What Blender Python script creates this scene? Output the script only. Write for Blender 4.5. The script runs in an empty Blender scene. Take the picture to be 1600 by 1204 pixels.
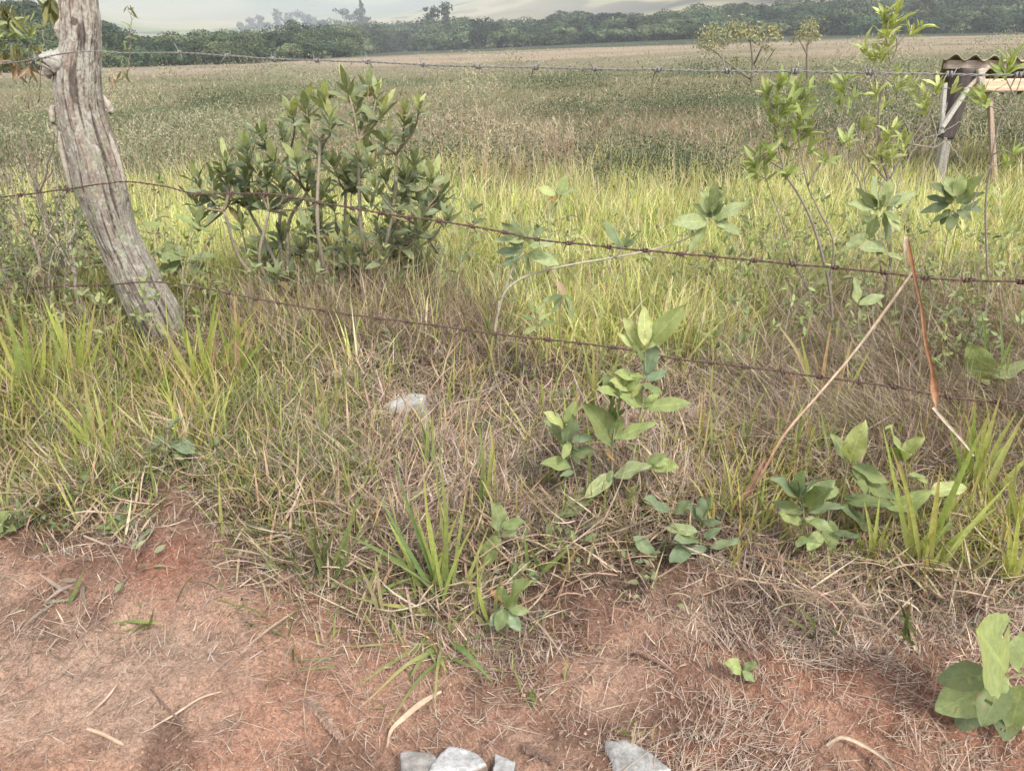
import bpy, math
import numpy as np
from mathutils import Vector

SC = bpy.context.scene
COL = SC.collection
RNG = np.random.default_rng(7)
R = math.radians

# ------------------------------------------------------------------ camera
CAM_H, PITCH, F = 1.5, R(25.7), 1209.0          # eye height, downward pitch, focal length in photo pixels (1600 wide)
cd = bpy.data.cameras.new("camera")
cam = bpy.data.objects.new("camera", cd)
COL.objects.link(cam)
cam.location = (0, 0, CAM_H)
cam.rotation_euler = (R(90) - PITCH, 0, 0)
cd.sensor_width = 36.0
cd.lens = 36.0 * F / 1600.0
cd.clip_start = 0.05
cd.clip_end = 12000
SC.camera = cam

# ------------------------------------------------------------------ sky, sun, exposure
SUN_EL, SUN_AZ = 52.0, 150.0                     # high, veiled sun behind the right shoulder
w = bpy.data.worlds.new("World")
SC.world = w
w.use_nodes = True
nt = w.node_tree
nt.nodes.clear()
sky = nt.nodes.new("ShaderNodeTexSky")
sky.sky_type = 'NISHITA'
sky.sun_disc = False
sky.sun_elevation = R(SUN_EL)
sky.sun_rotation = R(SUN_AZ)
sky.air_density = 1.0
sky.dust_density = 1.0
sky.ozone_density = 1.0
hs = nt.nodes.new("ShaderNodeHueSaturation")
hs.inputs['Saturation'].default_value = 0.28
bg = nt.nodes.new("ShaderNodeBackground")
bg.inputs['Strength'].default_value = 0.128
wo = nt.nodes.new("ShaderNodeOutputWorld")
nt.links.new(sky.outputs[0], hs.inputs['Color'])
nt.links.new(hs.outputs[0], bg.inputs['Color'])
nt.links.new(bg.outputs[0], wo.inputs['Surface'])
sd = bpy.data.lights.new("sun", 'SUN')
sd.energy = 1.5
sd.angle = R(11)
sd.color = (1.0, 0.955, 0.88)
so = bpy.data.objects.new("sun", sd)
COL.objects.link(so)
_a = R(SUN_AZ)
sdir = Vector((math.sin(_a) * math.cos(R(SUN_EL)), math.cos(_a) * math.cos(R(SUN_EL)), math.sin(R(SUN_EL))))
so.rotation_euler = sdir.to_track_quat('Z', 'Y').to_euler()
SC.view_settings.view_transform = 'Standard'
SC.view_settings.look = 'None'
SC.view_settings.gamma = 1
SC.view_settings.use_curve_mapping = False
SC.view_settings.exposure = 1.74
SC.render.engine = 'CYCLES'
SC.cycles.max_bounces = 8
SC.cycles.volume_bounces = 4
SC.cycles.transparent_max_bounces = 8
SC.cycles.use_denoising = True

# ------------------------------------------------------------------ noise
def _hash(ix, iy, s):
    h = (ix.astype(np.int64) * 374761393 + iy.astype(np.int64) * 668265263 + s * 974634777) & 0xffffffff
    h = ((h ^ (h >> 13)) * 1274126177) & 0xffffffff
    h = (h ^ (h >> 16)) & 0xffffffff
    return h.astype(np.float64) / 4294967295.0

def vnoise(x, y, s=0):
    x = np.asarray(x, float); y = np.asarray(y, float)
    x0 = np.floor(x); y0 = np.floor(y)
    fx = x - x0; fy = y - y0
    fx = fx * fx * (3 - 2 * fx); fy = fy * fy * (3 - 2 * fy)
    a = _hash(x0, y0, s); b = _hash(x0 + 1, y0, s); c = _hash(x0, y0 + 1, s); d = _hash(x0 + 1, y0 + 1, s)
    return (a * (1 - fx) + b * fx) * (1 - fy) + (c * (1 - fx) + d * fx) * fy - 0.5

def fbm(x, y, o=4, s=0, g=0.5):
    t = 0; a = 1.0
    for i in range(o):
        t = t + a * vnoise(x * 2 ** i, y * 2 ** i, s + i * 17); a *= g
    return t

def sstep(a, b, x):
    t = np.clip((np.asarray(x, float) - a) / (b - a), 0, 1)
    return t * t * (3 - 2 * t)

# ------------------------------------------------------------------ terrain height
def base_h(x, y):
    x = np.asarray(x, float); y = np.asarray(y, float)
    r = np.hypot(x, y)
    t = np.clip(x / np.maximum(np.abs(y), 1.0), -1.2, 1.2)     # direction across the view
    tt = sstep(-0.72, 0.72, t)
    k = 0.052 + (0.0135 - 0.052) * tt
    yf = np.clip(y, -50, 320)
    z = -k * np.maximum(yf - 4.0, 0)
    z = z + 0.07 * sstep(1.6, 2.1, y)                            # low bank under the fence
    z = z + 0.07 * sstep(1.58, 1.78, y + 0.10 * fbm(x / .25, y / .25, 3, 15)) * np.exp(-((x + .78) / .5) ** 4)   # crumbling bank at the left
    z = z + sstep(12, 60, r) * 0.5 * fbm(x / 45, y / 45, 3, 5)
    z = z + sstep(3.5, 9, r) * 0.10 * fbm(x / 3.0, y / 3.0, 3, 9)
    # ground beyond the wood
    z = z + 5.0 * sstep(170, 330, y) * sstep(-0.2, 0.6, t)
    z = z + 17.0 * sstep(190, 330, y) * sstep(-0.42, -0.62, t) * (1 - 0.5 * sstep(0.7, 1.1, -t))   # wooded knoll on the left
    # pasture hills
    z = z + 42 * sstep(320, 700, y) * sstep(0.03, 0.40, t + 0.05 * fbm(x / 160, y / 160, 2, 77))
    z = z + 60 * sstep(620, 1200, y) * sstep(-0.16, 0.16, t + 0.06 * fbm(x / 260, y / 260, 3, 31))
    z = z + (120 + 60 * fbm(x / 700, y / 700, 3, 41)) * sstep(900, 2500, r) * sstep(0, 500, y)
    z = z + sstep(450, 1200, r) * 14 * fbm(x / 230, y / 230, 4, 51)
    return z

def fine_h(x, y):
    x = np.asarray(x, float); y = np.asarray(y, float)
    r = np.hypot(x, y)
    n = 0.07 * fbm(x / 0.55, y / 0.55, 3, 11) + 0.040 * fbm(x / 0.11, y / 0.11, 3, 21) + 0.014 * fbm(x / 0.03, y / 0.03, 3, 23) + 0.010 * np.abs(fbm(x / 0.07, y / 0.07, 3, 27))
    rut = -0.03 * sstep(0.1, 0.5, fbm(x / 0.5 + 0.6 * y, y / 0.28, 3, 61))
    return (n + rut) * (1 - sstep(6, 14, r))

def H(x, y):
    return base_h(x, y) + fine_h(x, y)

# ------------------------------------------------------------------ rays of the reference view, used to measure places
_cp, _sp = math.cos(PITCH), math.sin(PITCH)
def ray(px, py):
    u = (px - 800.0) / F; v = (602.0 - py) / F
    return np.array([u, _cp + v * _sp, -_sp + v * _cp])

_ts = np.geomspace(0.8, 5000, 900)
def G(px, py, dz=0.0):
    """place on the ground seen at this point of the photo"""
    d = ray(px, py); d = d / d[1]
    zz = CAM_H + d[2] * _ts; hh = base_h(d[0] * _ts, _ts) + dz
    i = int(np.argmax(zz < hh))
    if not (zz < hh).any(): i = len(_ts) - 1
    a, b = _ts[max(i - 1, 0)], _ts[i]
    for _ in range(30):
        m = 0.5 * (a + b)
        if CAM_H + d[2] * m < base_h(d[0] * m, m) + dz: b = m
        else: a = m
    return np.array([d[0] * b, b, float(base_h(d[0] * b, b)) + dz])

def V(px, py, Y):
    """place at distance Y seen at this point of the photo"""
    d = ray(px, py); return np.array([0, 0, CAM_H]) + d / d[1] * Y

# fence line on the ground: from the post to the right-hand side
POST_Y = 3.35
FA = np.array([V(250, 445, POST_Y)[0], POST_Y]); FB = np.array([V(1600, 600, 2.10)[0], 2.10])
def FW(px, py, off=0.0):
    """place in the upright plane of the fence"""
    d = ray(px, py)
    e = FB - FA; n = np.array([-e[1], e[0]]); n /= np.linalg.norm(n)
    t = (n @ FA + off) / (n @ d[:2])
    return np.array([0, 0, CAM_H]) + d * t

def nrm(v):
    v = np.asarray(v, float)
    return v / np.maximum(np.linalg.norm(v, axis=-1, keepdims=True), 1e-9)

# ------------------------------------------------------------------ mesh collector
class MB:
    def __init__(s):
        s.v = []; s.f4 = []; s.c = []; s.uv = []; s.n = 0; s.o = []
    def add(s, v, f, c=(1, 1, 1), uv=None):
        """v (N,3); f (M,4) (last index repeated for triangles); c (3,) or (N,3); uv (N,2)"""
        v = np.asarray(v, float).reshape(-1, 3); f = np.asarray(f, np.int64).reshape(-1, 4)
        c = np.asarray(c, float)
        if c.ndim == 1: c = np.tile(c, (len(v), 1))
        if uv is None: uv = np.zeros((len(v), 2))
        s.v.append(v); s.f4.append(f + s.n); s.c.append(c); s.uv.append(np.asarray(uv, float)); s.n += len(v)
    def build(s, name, mat, parent=None, smooth=True, origin=None):
        v = np.concatenate(s.v); f = np.concatenate(s.f4); c = np.concatenate(s.c); uv = np.concatenate(s.uv)
        if origin is not None: v = v - np.asarray(origin, float)
        tri = f[:, 3] == f[:, 2]
        q = f[~tri]; t3 = f[tri][:, :3]
        me = bpy.data.meshes.new(name)
        me.vertices.add(len(v)); me.vertices.foreach_set('co', v.astype(np.float32).ravel())
        nl = len(q) * 4 + len(t3) * 3
        li = np.concatenate([q.ravel(), t3.ravel()]).astype(np.int32)
        me.loops.add(nl); me.loops.foreach_set('vertex_index', li)
        ls = np.concatenate([np.arange(len(q)) * 4, len(q) * 4 + np.arange(len(t3)) * 3]).astype(np.int32)
        me.polygons.add(len(q) + len(t3)); me.polygons.foreach_set('loop_start', ls)
        me.update(calc_edges=True)
        if smooth: me.polygons.foreach_set('use_smooth', np.ones(len(me.polygons), bool))
        a = me.attributes.new('Col', 'FLOAT_COLOR', 'POINT')
        a.data.foreach_set('color', np.concatenate([c, np.ones((len(c), 1))], 1).astype(np.float32).ravel())
        u = me.uv_layers.new(name='UVMap')
        u.data.foreach_set('uv', uv[li].astype(np.float32).ravel())
        me.materials.append(mat)
        o = bpy.data.objects.new(name, me)
        COL.objects.link(o)
        if parent is not None: o.parent = parent
        if origin is not None and parent is None: o.location = Vector(origin)
        return o

def tag(o, label=None, cat=None, group=None, kind=None):
    if label: o['label'] = label
    if cat: o['category'] = cat
    if group: o['group'] = group
    if kind: o['kind'] = kind
    return o

def thing(name, label, cat, loc, group=None):
    o = bpy.data.objects.new(name, None); o.empty_display_size = 0.1
    o.location = Vector([float(q) for q in loc]); COL.objects.link(o)
    return tag(o, label, cat, group)

def tube(mb, pts, rad, c=(1, 1, 1), sides=6, jit=0.0, cap=True):
    p = np.asarray(pts, float); n = len(p)
    rad = np.broadcast_to(np.asarray(rad, float), (n,)) if np.ndim(rad) < 2 else rad
    t = nrm(np.gradient(p, axis=0))
    up = np.array([0, 0, 1.0]) if abs(t[0][2]) < 0.9 else np.array([1.0, 0, 0])
    a = nrm(np.cross(t, up)); b = np.cross(t, a)
    th = np.linspace(0, 2 * math.pi, sides, endpoint=False)
    rr = rad[:, None] * (1 + jit * RNG.uniform(-1, 1, (n, sides)))
    v = p[:, None] + rr[..., None] * (np.cos(th)[None, :, None] * a[:, None] + np.sin(th)[None, :, None] * b[:, None])
    v = v.reshape(-1, 3)
    i = np.arange(n - 1)[:, None] * sides; j = np.arange(sides)[None]; k = (j + 1) % sides
    f = np.stack([i + j, i + k, i + sides + k, i + sides + j], -1).reshape(-1, 4)
    if cap:
        base = len(v); v = np.concatenate([v, p[:1], p[-1:]])
        j = np.arange(sides); k = (j + 1) % sides
        e = (n - 1) * sides
        f = np.concatenate([f, np.stack([k, j, j * 0 + base, j * 0 + base], -1), np.stack([e + j, e + k, j * 0 + base + 1, j * 0 + base + 1], -1)])
    mb.add(v, f, c)

def smooth_path(pts, n=8):
    """Catmull-Rom through points"""
    p = np.asarray(pts, float)
    if len(p) < 3:
        s = np.linspace(0, 1, n + 1)[:, None]; return p[0] * (1 - s) + p[-1] * s
    q = np.concatenate([[2 * p[0] - p[1]], p, [2 * p[-1] - p[-2]]]); out = []
    for i in range(1, len(q) - 2):
        for s in np.linspace(0, 1, n, endpoint=False):
            a, b, c, d = q[i - 1], q[i], q[i + 1], q[i + 2]
            out.append(0.5 * ((2 * b) + (-a + c) * s + (2 * a - 5 * b + 4 * c - d) * s * s + (-a + 3 * b - 3 * c + d) * s ** 3))
    out.append(q[-2]); return np.array(out)

def leaves(mb, base, dirv, nor, L, W, col, fold=0.25, droop=0.3, wave=0.06, serr=0.0, rows=8, shape=0.9, curl=0.0, holes=None):
    """many leaves at once: base (N,3), dir (N,3), nor (N,3), L, W, col (N,3)"""
    base = np.atleast_2d(base).astype(float); N = len(base)
    d = nrm(np.atleast_2d(dirv)); nn = np.atleast_2d(nor).astype(float)
    nn = nrm(nn - (nn * d).sum(1, keepdims=True) * d); s = np.cross(d, nn)
    L = np.broadcast_to(L, (N,)).astype(float); W = np.broadcast_to(W, (N,)).astype(float)
    fold = np.broadcast_to(fold, (N,)); droop = np.broadcast_to(droop, (N,)); curl = np.broadcast_to(curl, (N,))
    t = np.linspace(0, 1, rows + 1)
    wt = np.sin(math.pi * np.clip(t, 0, 1) ** shape) ** 0.75; wt[0] = 0.04; wt[-1] = 0.0
    cs = np.array([-1, -0.5, 0, 0.5, 1.0])
    ph = RNG.uniform(0, 6.28, (N, 1, 1))
    T = t[None, :, None]; Cc = cs[None, None, :]
    ww = W[:, None, None] * 0.5 * wt[None, :, None]
    if serr: ww = ww * (1 + serr * np.abs(Cc) * np.where(np.arange(rows + 1) % 2, 1, -1)[None, :, None])
    side = Cc * ww
    lift = fold[:, None, None] * np.abs(side) + wave * W[:, None, None] * np.sin(T * 11 + ph + Cc * 2) * np.abs(Cc) - curl[:, None, None] * side ** 2 / np.maximum(W[:, None, None], 1e-6)
    ang = droop[:, None, None] * T                                    # bends down along its length
    al = L[:, None, None] * (T * np.cos(ang * 0.7)); dn = -L[:, None, None] * T * np.sin(ang * 0.7)
    P = base[:, None, None] + (al + 0 * Cc)[..., None] * d[:, None, None] + side[..., None] * s[:, None, None] + (lift + dn)[..., None] * nn[:, None, None]
    v = P.reshape(-1, 3)
    nr, nc = rows + 1, 5
    i = np.arange(rows)[:, None] * nc; j = np.arange(nc - 1)[None]
    f = np.stack([i + j, i + j + 1, i + nc + j + 1, i + nc + j], -1).reshape(-1, 4)
    if holes is not None:
        keep = RNG.random(len(f)) > holes; f = f[keep]
    f = (f[None] + (np.arange(N) * nr * nc)[:, None, None]).reshape(-1, 4)
    c = np.repeat(np.broadcast_to(np.asarray(col, float), (N, 3)), nr * nc, 0)
    uv = np.stack([np.broadcast_to(Cc * 0.5 + 0.5, (N, nr, nc)), np.broadcast_to(T, (N, nr, nc))], -1).reshape(-1, 2)
    mb.add(v, f, c, uv)

def blades(mb, root, az, tilt, L, W, bend, col, K=4, tipcol=None, fold=False, twist=0.0, stem=0.0):
    """many grass blades at once. az heading of the lean, tilt from upright at the root, bend = added tilt by the tip"""
    root = np.asarray(root, float); N = len(root)
    B = lambda q: np.broadcast_to(np.asarray(q, float), (N,))
    az, tilt, L, W, bend = B(az), B(tilt), B(L), B(W), B(bend)
    t = np.linspace(0, 1, K + 1)
    a = tilt[:, None] + bend[:, None] * t[None] ** 1.3
    seg = L[:, None] / K
    dx = np.sin(a) * seg; dzz = np.cos(a) * seg
    r = np.concatenate([np.zeros((N, 1)), np.cumsum(dx[:, :-1], 1)], 1); z = np.concatenate([np.zeros((N, 1)), np.cumsum(dzz[:, :-1], 1)], 1)
    ca, sa = np.cos(az), np.sin(az)
    P = root[:, None] + np.stack([r * ca[:, None], r * sa[:, None], z], -1)
    fa = az + math.pi / 2 + RNG.uniform(-1, 1, N) * twist
    sd_ = np.stack([np.cos(fa), np.sin(fa), np.zeros(N)], -1)[:, None]
    wt = (1 - t ** 2.2) * (0.55 + 0.45 * np.sin(math.pi * np.clip(t * 1.15, 0, 1)) ** 0.6); wt[-1] = 0.03
    if stem: wt = np.where(t < stem, 0.35, wt)
    wv = (W[:, None] * 0.5 * wt[None])[..., None]
    if fold:
        nv = np.stack([-np.cos(a) * ca[:, None], -np.cos(a) * sa[:, None], np.sin(a)], -1)
        Q = np.stack([P - sd_ * wv, P - nv * wv * 0.55, P + sd_ * wv], 2); nc = 3
    else:
        Q = np.stack([P - sd_ * wv, P + sd_ * wv], 2); nc = 2
    v = Q.reshape(-1, 3); nr = K + 1
    i = np.arange(K)[:, None] * nc; j = np.arange(nc - 1)[None]
    f = np.stack([i + j, i + j + 1, i + nc + j + 1, i + nc + j], -1).reshape(-1, 4)
    f = (f[None] + (np.arange(N) * nr * nc)[:, None, None]).reshape(-1, 4)
    col = np.broadcast_to(np.asarray(col, float), (N, 3))
    if tipcol is not None:
        tc = np.broadcast_to(np.asarray(tipcol, float), (N, 3)); m = (t[None, :, None] ** 2)
        c = col[:, None] * (1 - m) + tc[:, None] * m
    else: c = np.broadcast_to(col[:, None], (N, nr, 3))
    c = np.repeat(c[:, :, None], nc, 2).reshape(-1, 3)
    uv = np.broadcast_to(np.stack([np.broadcast_to(np.linspace(0, 1, nc), (nr, nc)), np.broadcast_to(t[:, None], (nr, nc))], -1), (N, nr, nc, 2)).reshape(-1, 2)
    mb.add(v, f, c, uv)

# ------------------------------------------------------------------ materials
def mat(name, fn):
    m = bpy.data.materials.new(name); m.use_nodes = True
    nt = m.node_tree; nt.nodes.clear()
    fn(nt, nt.nodes, nt.links); return m
def N_(ns, t, **kw):
    n = ns.new(t)
    for k, v in kw.items():
        if k in n.inputs: n.inputs[k].default_value = v
        else: setattr(n, k, v)
    return n
def noise(ns, ls, vec, scale, detail=4, rough=0.6, dist=0.0):
    n = ns.new('ShaderNodeTexNoise'); n.inputs['Scale'].default_value = scale; n.inputs['Detail'].default_value = detail
    n.inputs['Roughness'].default_value = rough; n.inputs['Distortion'].default_value = dist
    ls.new(vec, n.inputs['Vector']); return n.outputs['Fac']
def ramp(ns, ls, fac, stops):
    r = ns.new('ShaderNodeValToRGB'); e = r.color_ramp.elements
    while len(e) < len(stops): e.new(0.5)
    for q, (p, c) in zip(e, stops): q.position = p; q.color = (*c, 1) if len(c) == 3 else c
    ls.new(fac, r.inputs[0]); return r.outputs[0]
def mul(ns, ls, a, b, mode='MULTIPLY', f=1.0):
    m = ns.new('ShaderNodeMix'); m.data_type = 'RGBA'; m.blend_type = mode
    if isinstance(f, (int, float)): m.inputs[0].default_value = f
    else: ls.new(f, m.inputs[0])
    for k, q in ((6, a), (7, b)):
        if hasattr(q, 'is_output'): ls.new(q, m.inputs[k])
        else: m.inputs[k].default_value = (*q, 1)
    return m.outputs[2]

def plant_mat(name, rough=0.6, trans=0.25, veins=0.0, var=0.25, spec=0.3):
    def fn(nt, ns, ls):
        at = N_(ns, 'ShaderNodeAttribute', attribute_name='Col')
        tc = ns.new('ShaderNodeTexCoord')
        n = noise(ns, ls, tc.outputs['Object'], 60, 3)
        v = ramp(ns, ls, n, [(0.3, (1 - var,) * 3), (0.7, (1 + var * 0.7,) * 3)])
        c = mul(ns, ls, at.outputs['Color'], v)
        bsdf = N_(ns, 'ShaderNodeBsdfPrincipled', Roughness=rough)
        bsdf.inputs['Specular IOR Level'].default_value = spec
        if veins:
            sx = ns.new('ShaderNodeSeparateXYZ'); ls.new(tc.outputs['UV'], sx.inputs[0])
            def M(op, a, b=0.0, c_=0.0):
                m = ns.new('ShaderNodeMath'); m.operation = op
                for k, q in enumerate((a, b, c_)):
                    if hasattr(q, 'is_output'): ls.new(q, m.inputs[k])
                    else: m.inputs[k].default_value = q
                return m.outputs[0]
            ax = M('ABSOLUTE', M('SUBTRACT', sx.outputs[0], 0.5))
            mid = M('LESS_THAN', ax, 0.03)
            ph = M('SUBTRACT', M('MULTIPLY', sx.outputs[1], 9.0), M('MULTIPLY', ax, 5.0))
            fr = M('ABSOLUTE', M('SUBTRACT', M('FRACT', ph), 0.5))
            sec = M('GREATER_THAN', fr, 0.44)
            vv = M('MAXIMUM', mid, M('MULTIPLY', sec, 0.55))
            c = mul(ns, ls, c, mul(ns, ls, c, (1.7, 1.6, 1.5)), 'MIX', M('MULTIPLY', vv, veins))
            sp_ = ramp(ns, ls, noise(ns, ls, tc.outputs['Object'], 38, 3, 0.6, 0.5), [(0.64, (0, 0, 0)), (0.70, (1, 1, 1))])
            c = mul(ns, ls, c, (0.24, 0.17, 0.075), 'MIX', M('MULTIPLY', sp_, 0.7))
            yl = ramp(ns, ls, noise(ns, ls, tc.outputs['Object'], 9, 2, 0.5), [(0.45, (0, 0, 0)), (0.75, (1, 1, 1))])
            c = mul(ns, ls, c, (0.36, 0.35, 0.12), 'MIX', M('MULTIPLY', yl, 0.35))
            bp = N_(ns, 'ShaderNodeBump', Strength=0.35, Distance=0.003)
            ls.new(vv, bp.inputs['Height']); ls.new(bp.outputs[0], bsdf.inputs['Normal'])
        ls.new(c, bsdf.inputs['Base Color'])
        tr = ns.new('ShaderNodeBsdfTranslucent')
        tcx = mul(ns, ls, c, (1.15, 1.2, 0.6)); ls.new(tcx, tr.inputs['Color'])
        mx = ns.new('ShaderNodeMixShader'); mx.inputs[0].default_value = trans
        ls.new(bsdf.outputs[0], mx.inputs[1]); ls.new(tr.outputs[0], mx.inputs[2])
        o = ns.new('ShaderNodeOutputMaterial'); ls.new(mx.outputs[0], o.inputs['Surface'])
    return mat(name, fn)

M_GRASS = plant_mat('grass_blade', 0.6, 0.45, 0, 0.2, 0.2)
M_STRAW = plant_mat('dry_straw', 0.8, 0.12, 0, 0.25, 0.15)
M_LEAF = plant_mat('leaf', 0.42, 0.3, 0.35, 0.22, 0.35)
M_WOOLLY = plant_mat('woolly_leaf', 0.75, 0.3, 0.45, 0.2, 0.2)
M_FAR = plant_mat('far_foliage', 0.85, 0.04, 0, 0.3, 0.05)

def bark_fn(nt, ns, ls):
    at = N_(ns, 'ShaderNodeAttribute', attribute_name='Col')
    tc = ns.new('ShaderNodeTexCoord')
    n = noise(ns, ls, tc.outputs['Object'], 90, 4)
    c = mul(ns, ls, at.outputs['Color'], ramp(ns, ls, n, [(0.25, (0.6, 0.6, 0.6)), (0.7, (1.25, 1.25, 1.2))]))
    b = N_(ns, 'ShaderNodeBsdfPrincipled', Roughness=0.9); b.inputs['Specular IOR Level'].default_value = 0.1
    bp = N_(ns, 'ShaderNodeBump', Strength=0.6, Distance=0.003); ls.new(n, bp.inputs['Height']); ls.new(bp.outputs[0], b.inputs['Normal'])
    ls.new(c, b.inputs['Base Color'])
    o = ns.new('ShaderNodeOutputMaterial'); ls.new(b.outputs[0], o.inputs['Surface'])
M_BARK = mat('weathered_bark', bark_fn)
# ================================================================== SETTING
# edge of the bare earth in front of the grass, in view order left to right
_edge_px = [(-300, 850), (0, 850), (120, 880), (210, 870), (290, 820), (380, 900), (470, 960), (560, 985), (680, 1000), (760, 1015), (830, 985), (880, 950), (960, 930), (1050, 945), (1150, 975), (1230, 1040), (1330, 1020), (1430, 1005), (1520, 1020), (1600, 1000), (1900, 1000)]
_edge = np.array([[G(*q)[0] / G(*q)[1], G(*q)[1]] for q in _edge_px])
def edge_y(x, y):
    return np.interp(np.asarray(x) / np.maximum(y, 0.3), _edge[:, 0], _edge[:, 1]) + 0.10 * fbm(np.asarray(x) / 0.25, np.asarray(y) / 0.25, 3, 91)

def ground_mesh():
    a1 = np.linspace(-52, 52, 760); a2 = np.linspace(52, 308, 90)[1:-1]
    az = np.radians(np.concatenate([a1, a2])); rr = np.geomspace(0.35, 4300, 860)
    rr = np.concatenate([[0.02], rr])
    A, RR = np.meshgrid(az, rr); x = RR * np.sin(A); y = RR * np.cos(A)
    z = H(x, y)
    na, nr = len(az), len(rr)
    i = np.arange(nr - 1)[:, None] * na; j = np.arange(na)[None]; k = (j + 1) % na
    f = np.stack([i + j, i + na + j, i + na + k, i + k], -1).reshape(-1, 4)[:, ::-1]
    x, y, z = x.ravel(), y.ravel(), z.ravel(); r = np.hypot(x, y)
    def lerp(a, b, m): return a + (b - a) * m[:, None]
    one = np.ones((len(x), 1))
    dirt = one * np.array([0.45, 0.26, 0.18])
    dirt = lerp(dirt, one * np.array([0.50, 0.345, 0.255]), sstep(-0.1, 0.35, fbm(x / 0.5, y / 0.5, 4, 101)))
    dirt = lerp(dirt, one * np.array([0.31, 0.15, 0.095]), 0.75 * sstep(0.10, 0.4, fbm(x / 0.8 + 7, y / 0.6, 4, 103)))
    dirt = lerp(dirt, one * np.array([0.21, 0.13, 0.095]), 0.8 * sstep(0.05, 0.4, fbm(x / 0.2, y / 0.2, 3, 107)))
    _rb = G(250, 885); dirt = lerp(dirt, one * np.array([0.29, 0.115, 0.075]), 0.75 * np.clip(1.3 * np.exp(-((x - _rb[0]) / .16) ** 2 - ((y - _rb[1]) / .14) ** 2) + 0.5 * fbm(x / .1, y / .1, 3, 131), 0, 1) * (r < 4))
    soil = one * np.array([0.12, 0.077, 0.055])
    c = lerp(dirt, soil, sstep(-0.15, 0.35, y - edge_y(x, y)))
    green = one * np.array([0.19, 0.195, 0.08])
    c = lerp(c, green, sstep(3.6, 4.6, y))
    scrub = lerp(one * np.array([0.17, 0.15, 0.08]), one * np.array([0.10, 0.115, 0.05]), sstep(-0.2, 0.3, fbm(x / 9, y / 9, 4, 111)))
    c = lerp(c, scrub, sstep(8, 11, y))
    beige = lerp(one * np.array([0.27, 0.215, 0.15]), one * np.array([0.18, 0.16, 0.10]), sstep(-0.15, 0.35, fbm(x / 30, y / 14, 4, 117)))
    c = lerp(c, beige, sstep(25, 70, y))
    wood = one * np.array([0.05, 0.06, 0.03])
    c = lerp(c, wood, sstep(135, 165, y) * (1 - sstep(300, 330, y)))
    past = lerp(one * np.array([0.38, 0.31, 0.19]), one * np.array([0.24, 0.27, 0.13]), sstep(-0.3, 0.4, fbm(x / 200, y / 200, 4, 121)))
    past = lerp(past, one * np.array([0.40, 0.27, 0.19]), 0.8 * sstep(0.0, 0.3, fbm(x / 120, y / 60, 3, 123)) * sstep(0.0, 0.1, x / np.maximum(y, 1)))
    past = lerp(past, one * np.array([0.13, 0.16, 0.11]), sstep(1000, 1500, r))
    past = lerp(past, one * np.array([0.42, 0.36, 0.24]), .35 * sstep(.0, .3, fbm(x / 260, y / 260, 3, 129)) * sstep(800, 1000, r))
    past = lerp(past, one * np.array([0.07, 0.09, 0.05]), .85 * sstep(.16, .26, fbm(x / 45, y / 70, 3, 133)) * sstep(.0, .2, fbm(x / 400, y / 400, 2, 135) + .12))
    past = lerp(past, one * np.array([0.03, 0.045, 0.03]), sstep(0.10, 0.22, fbm(x / 190, y / 240, 4, 127)) * sstep(-.5, .02, -np.abs(x / np.maximum(y, 1) - .3) + .0) )
    trk = np.abs((y - 560) - 0.35 * (x - 200) - 18 * np.sin(x / 60)); past = lerp(past, one * np.array([0.20, 0.13, 0.09]), (trk < 3.5) * (x > 20) * .8)
    past = past * np.array([.66, .70, .62])
    c = lerp(c, past, sstep(315, 360, r))
    mb = MB(); mb.add(np.stack([x, y, z], -1), f, c)
    def fn(nt, ns, ls):
        at = N_(ns, 'ShaderNodeAttribute', attribute_name='Col')
        tc = ns.new('ShaderNodeTexCoord'); P = tc.outputs['Object']
        n1 = noise(ns, ls, P, 70, 9, 0.75); n2 = noise(ns, ls, P, 9, 5, 0.6); n3 = noise(ns, ls, P, 260, 4, 0.7)
        c = mul(ns, ls, at.outputs['Color'], ramp(ns, ls, n1, [(0.28, (0.48, 0.46, 0.44)), (0.48, (0.98, 0.98, 0.98)), (0.72, (1.38, 1.37, 1.35))]))  # relief shading painted into the colour: hollows darker, humps lighter, backing up weak bump
        c = mul(ns, ls, c, ramp(ns, ls, n2, [(0.3, (0.85, 0.85, 0.86)), (0.7, (1.12, 1.1, 1.08))]))
        c = mul(ns, ls, c, ramp(ns, ls, n3, [(0.3, (0.68, 0.68, 0.68)), (0.7, (1.28, 1.28, 1.28))]))
        vo = ns.new('ShaderNodeTexVoronoi'); vo.inputs['Scale'].default_value = 150; ls.new(P, vo.inputs['Vector'])      # crumbs of earth
        vo2 = ns.new('ShaderNodeTexVoronoi'); vo2.inputs['Scale'].default_value = 420; ls.new(P, vo2.inputs['Vector'])
        bw = ns.new('ShaderNodeRGBToBW'); ls.new(vo.outputs['Color'], bw.inputs[0]); bw2 = ns.new('ShaderNodeRGBToBW'); ls.new(vo2.outputs['Color'], bw2.inputs[0])
        c = mul(ns, ls, c, ramp(ns, ls, bw.outputs[0], [(0.2, (0.91, 0.905, 0.90)), (0.8, (1.08, 1.08, 1.08))]))
        c = mul(ns, ls, c, ramp(ns, ls, bw2.outputs[0], [(0.2, (0.92, 0.92, 0.91)), (0.8, (1.08, 1.08, 1.08))]))
        c = mul(ns, ls, c, ramp(ns, ls, vo.outputs['Distance'], [(0.5, (1, 1, 1)), (0.8, (0.80, 0.78, 0.77))]))  # shade in the cracks between crumbs, painted as darker colour
        b = N_(ns, 'ShaderNodeBsdfPrincipled', Roughness=0.95); b.inputs['Specular IOR Level'].default_value = 0.08
        bp = N_(ns, 'ShaderNodeBump', Strength=1.0, Distance=0.02); ls.new(n1, bp.inputs['Height'])
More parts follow.
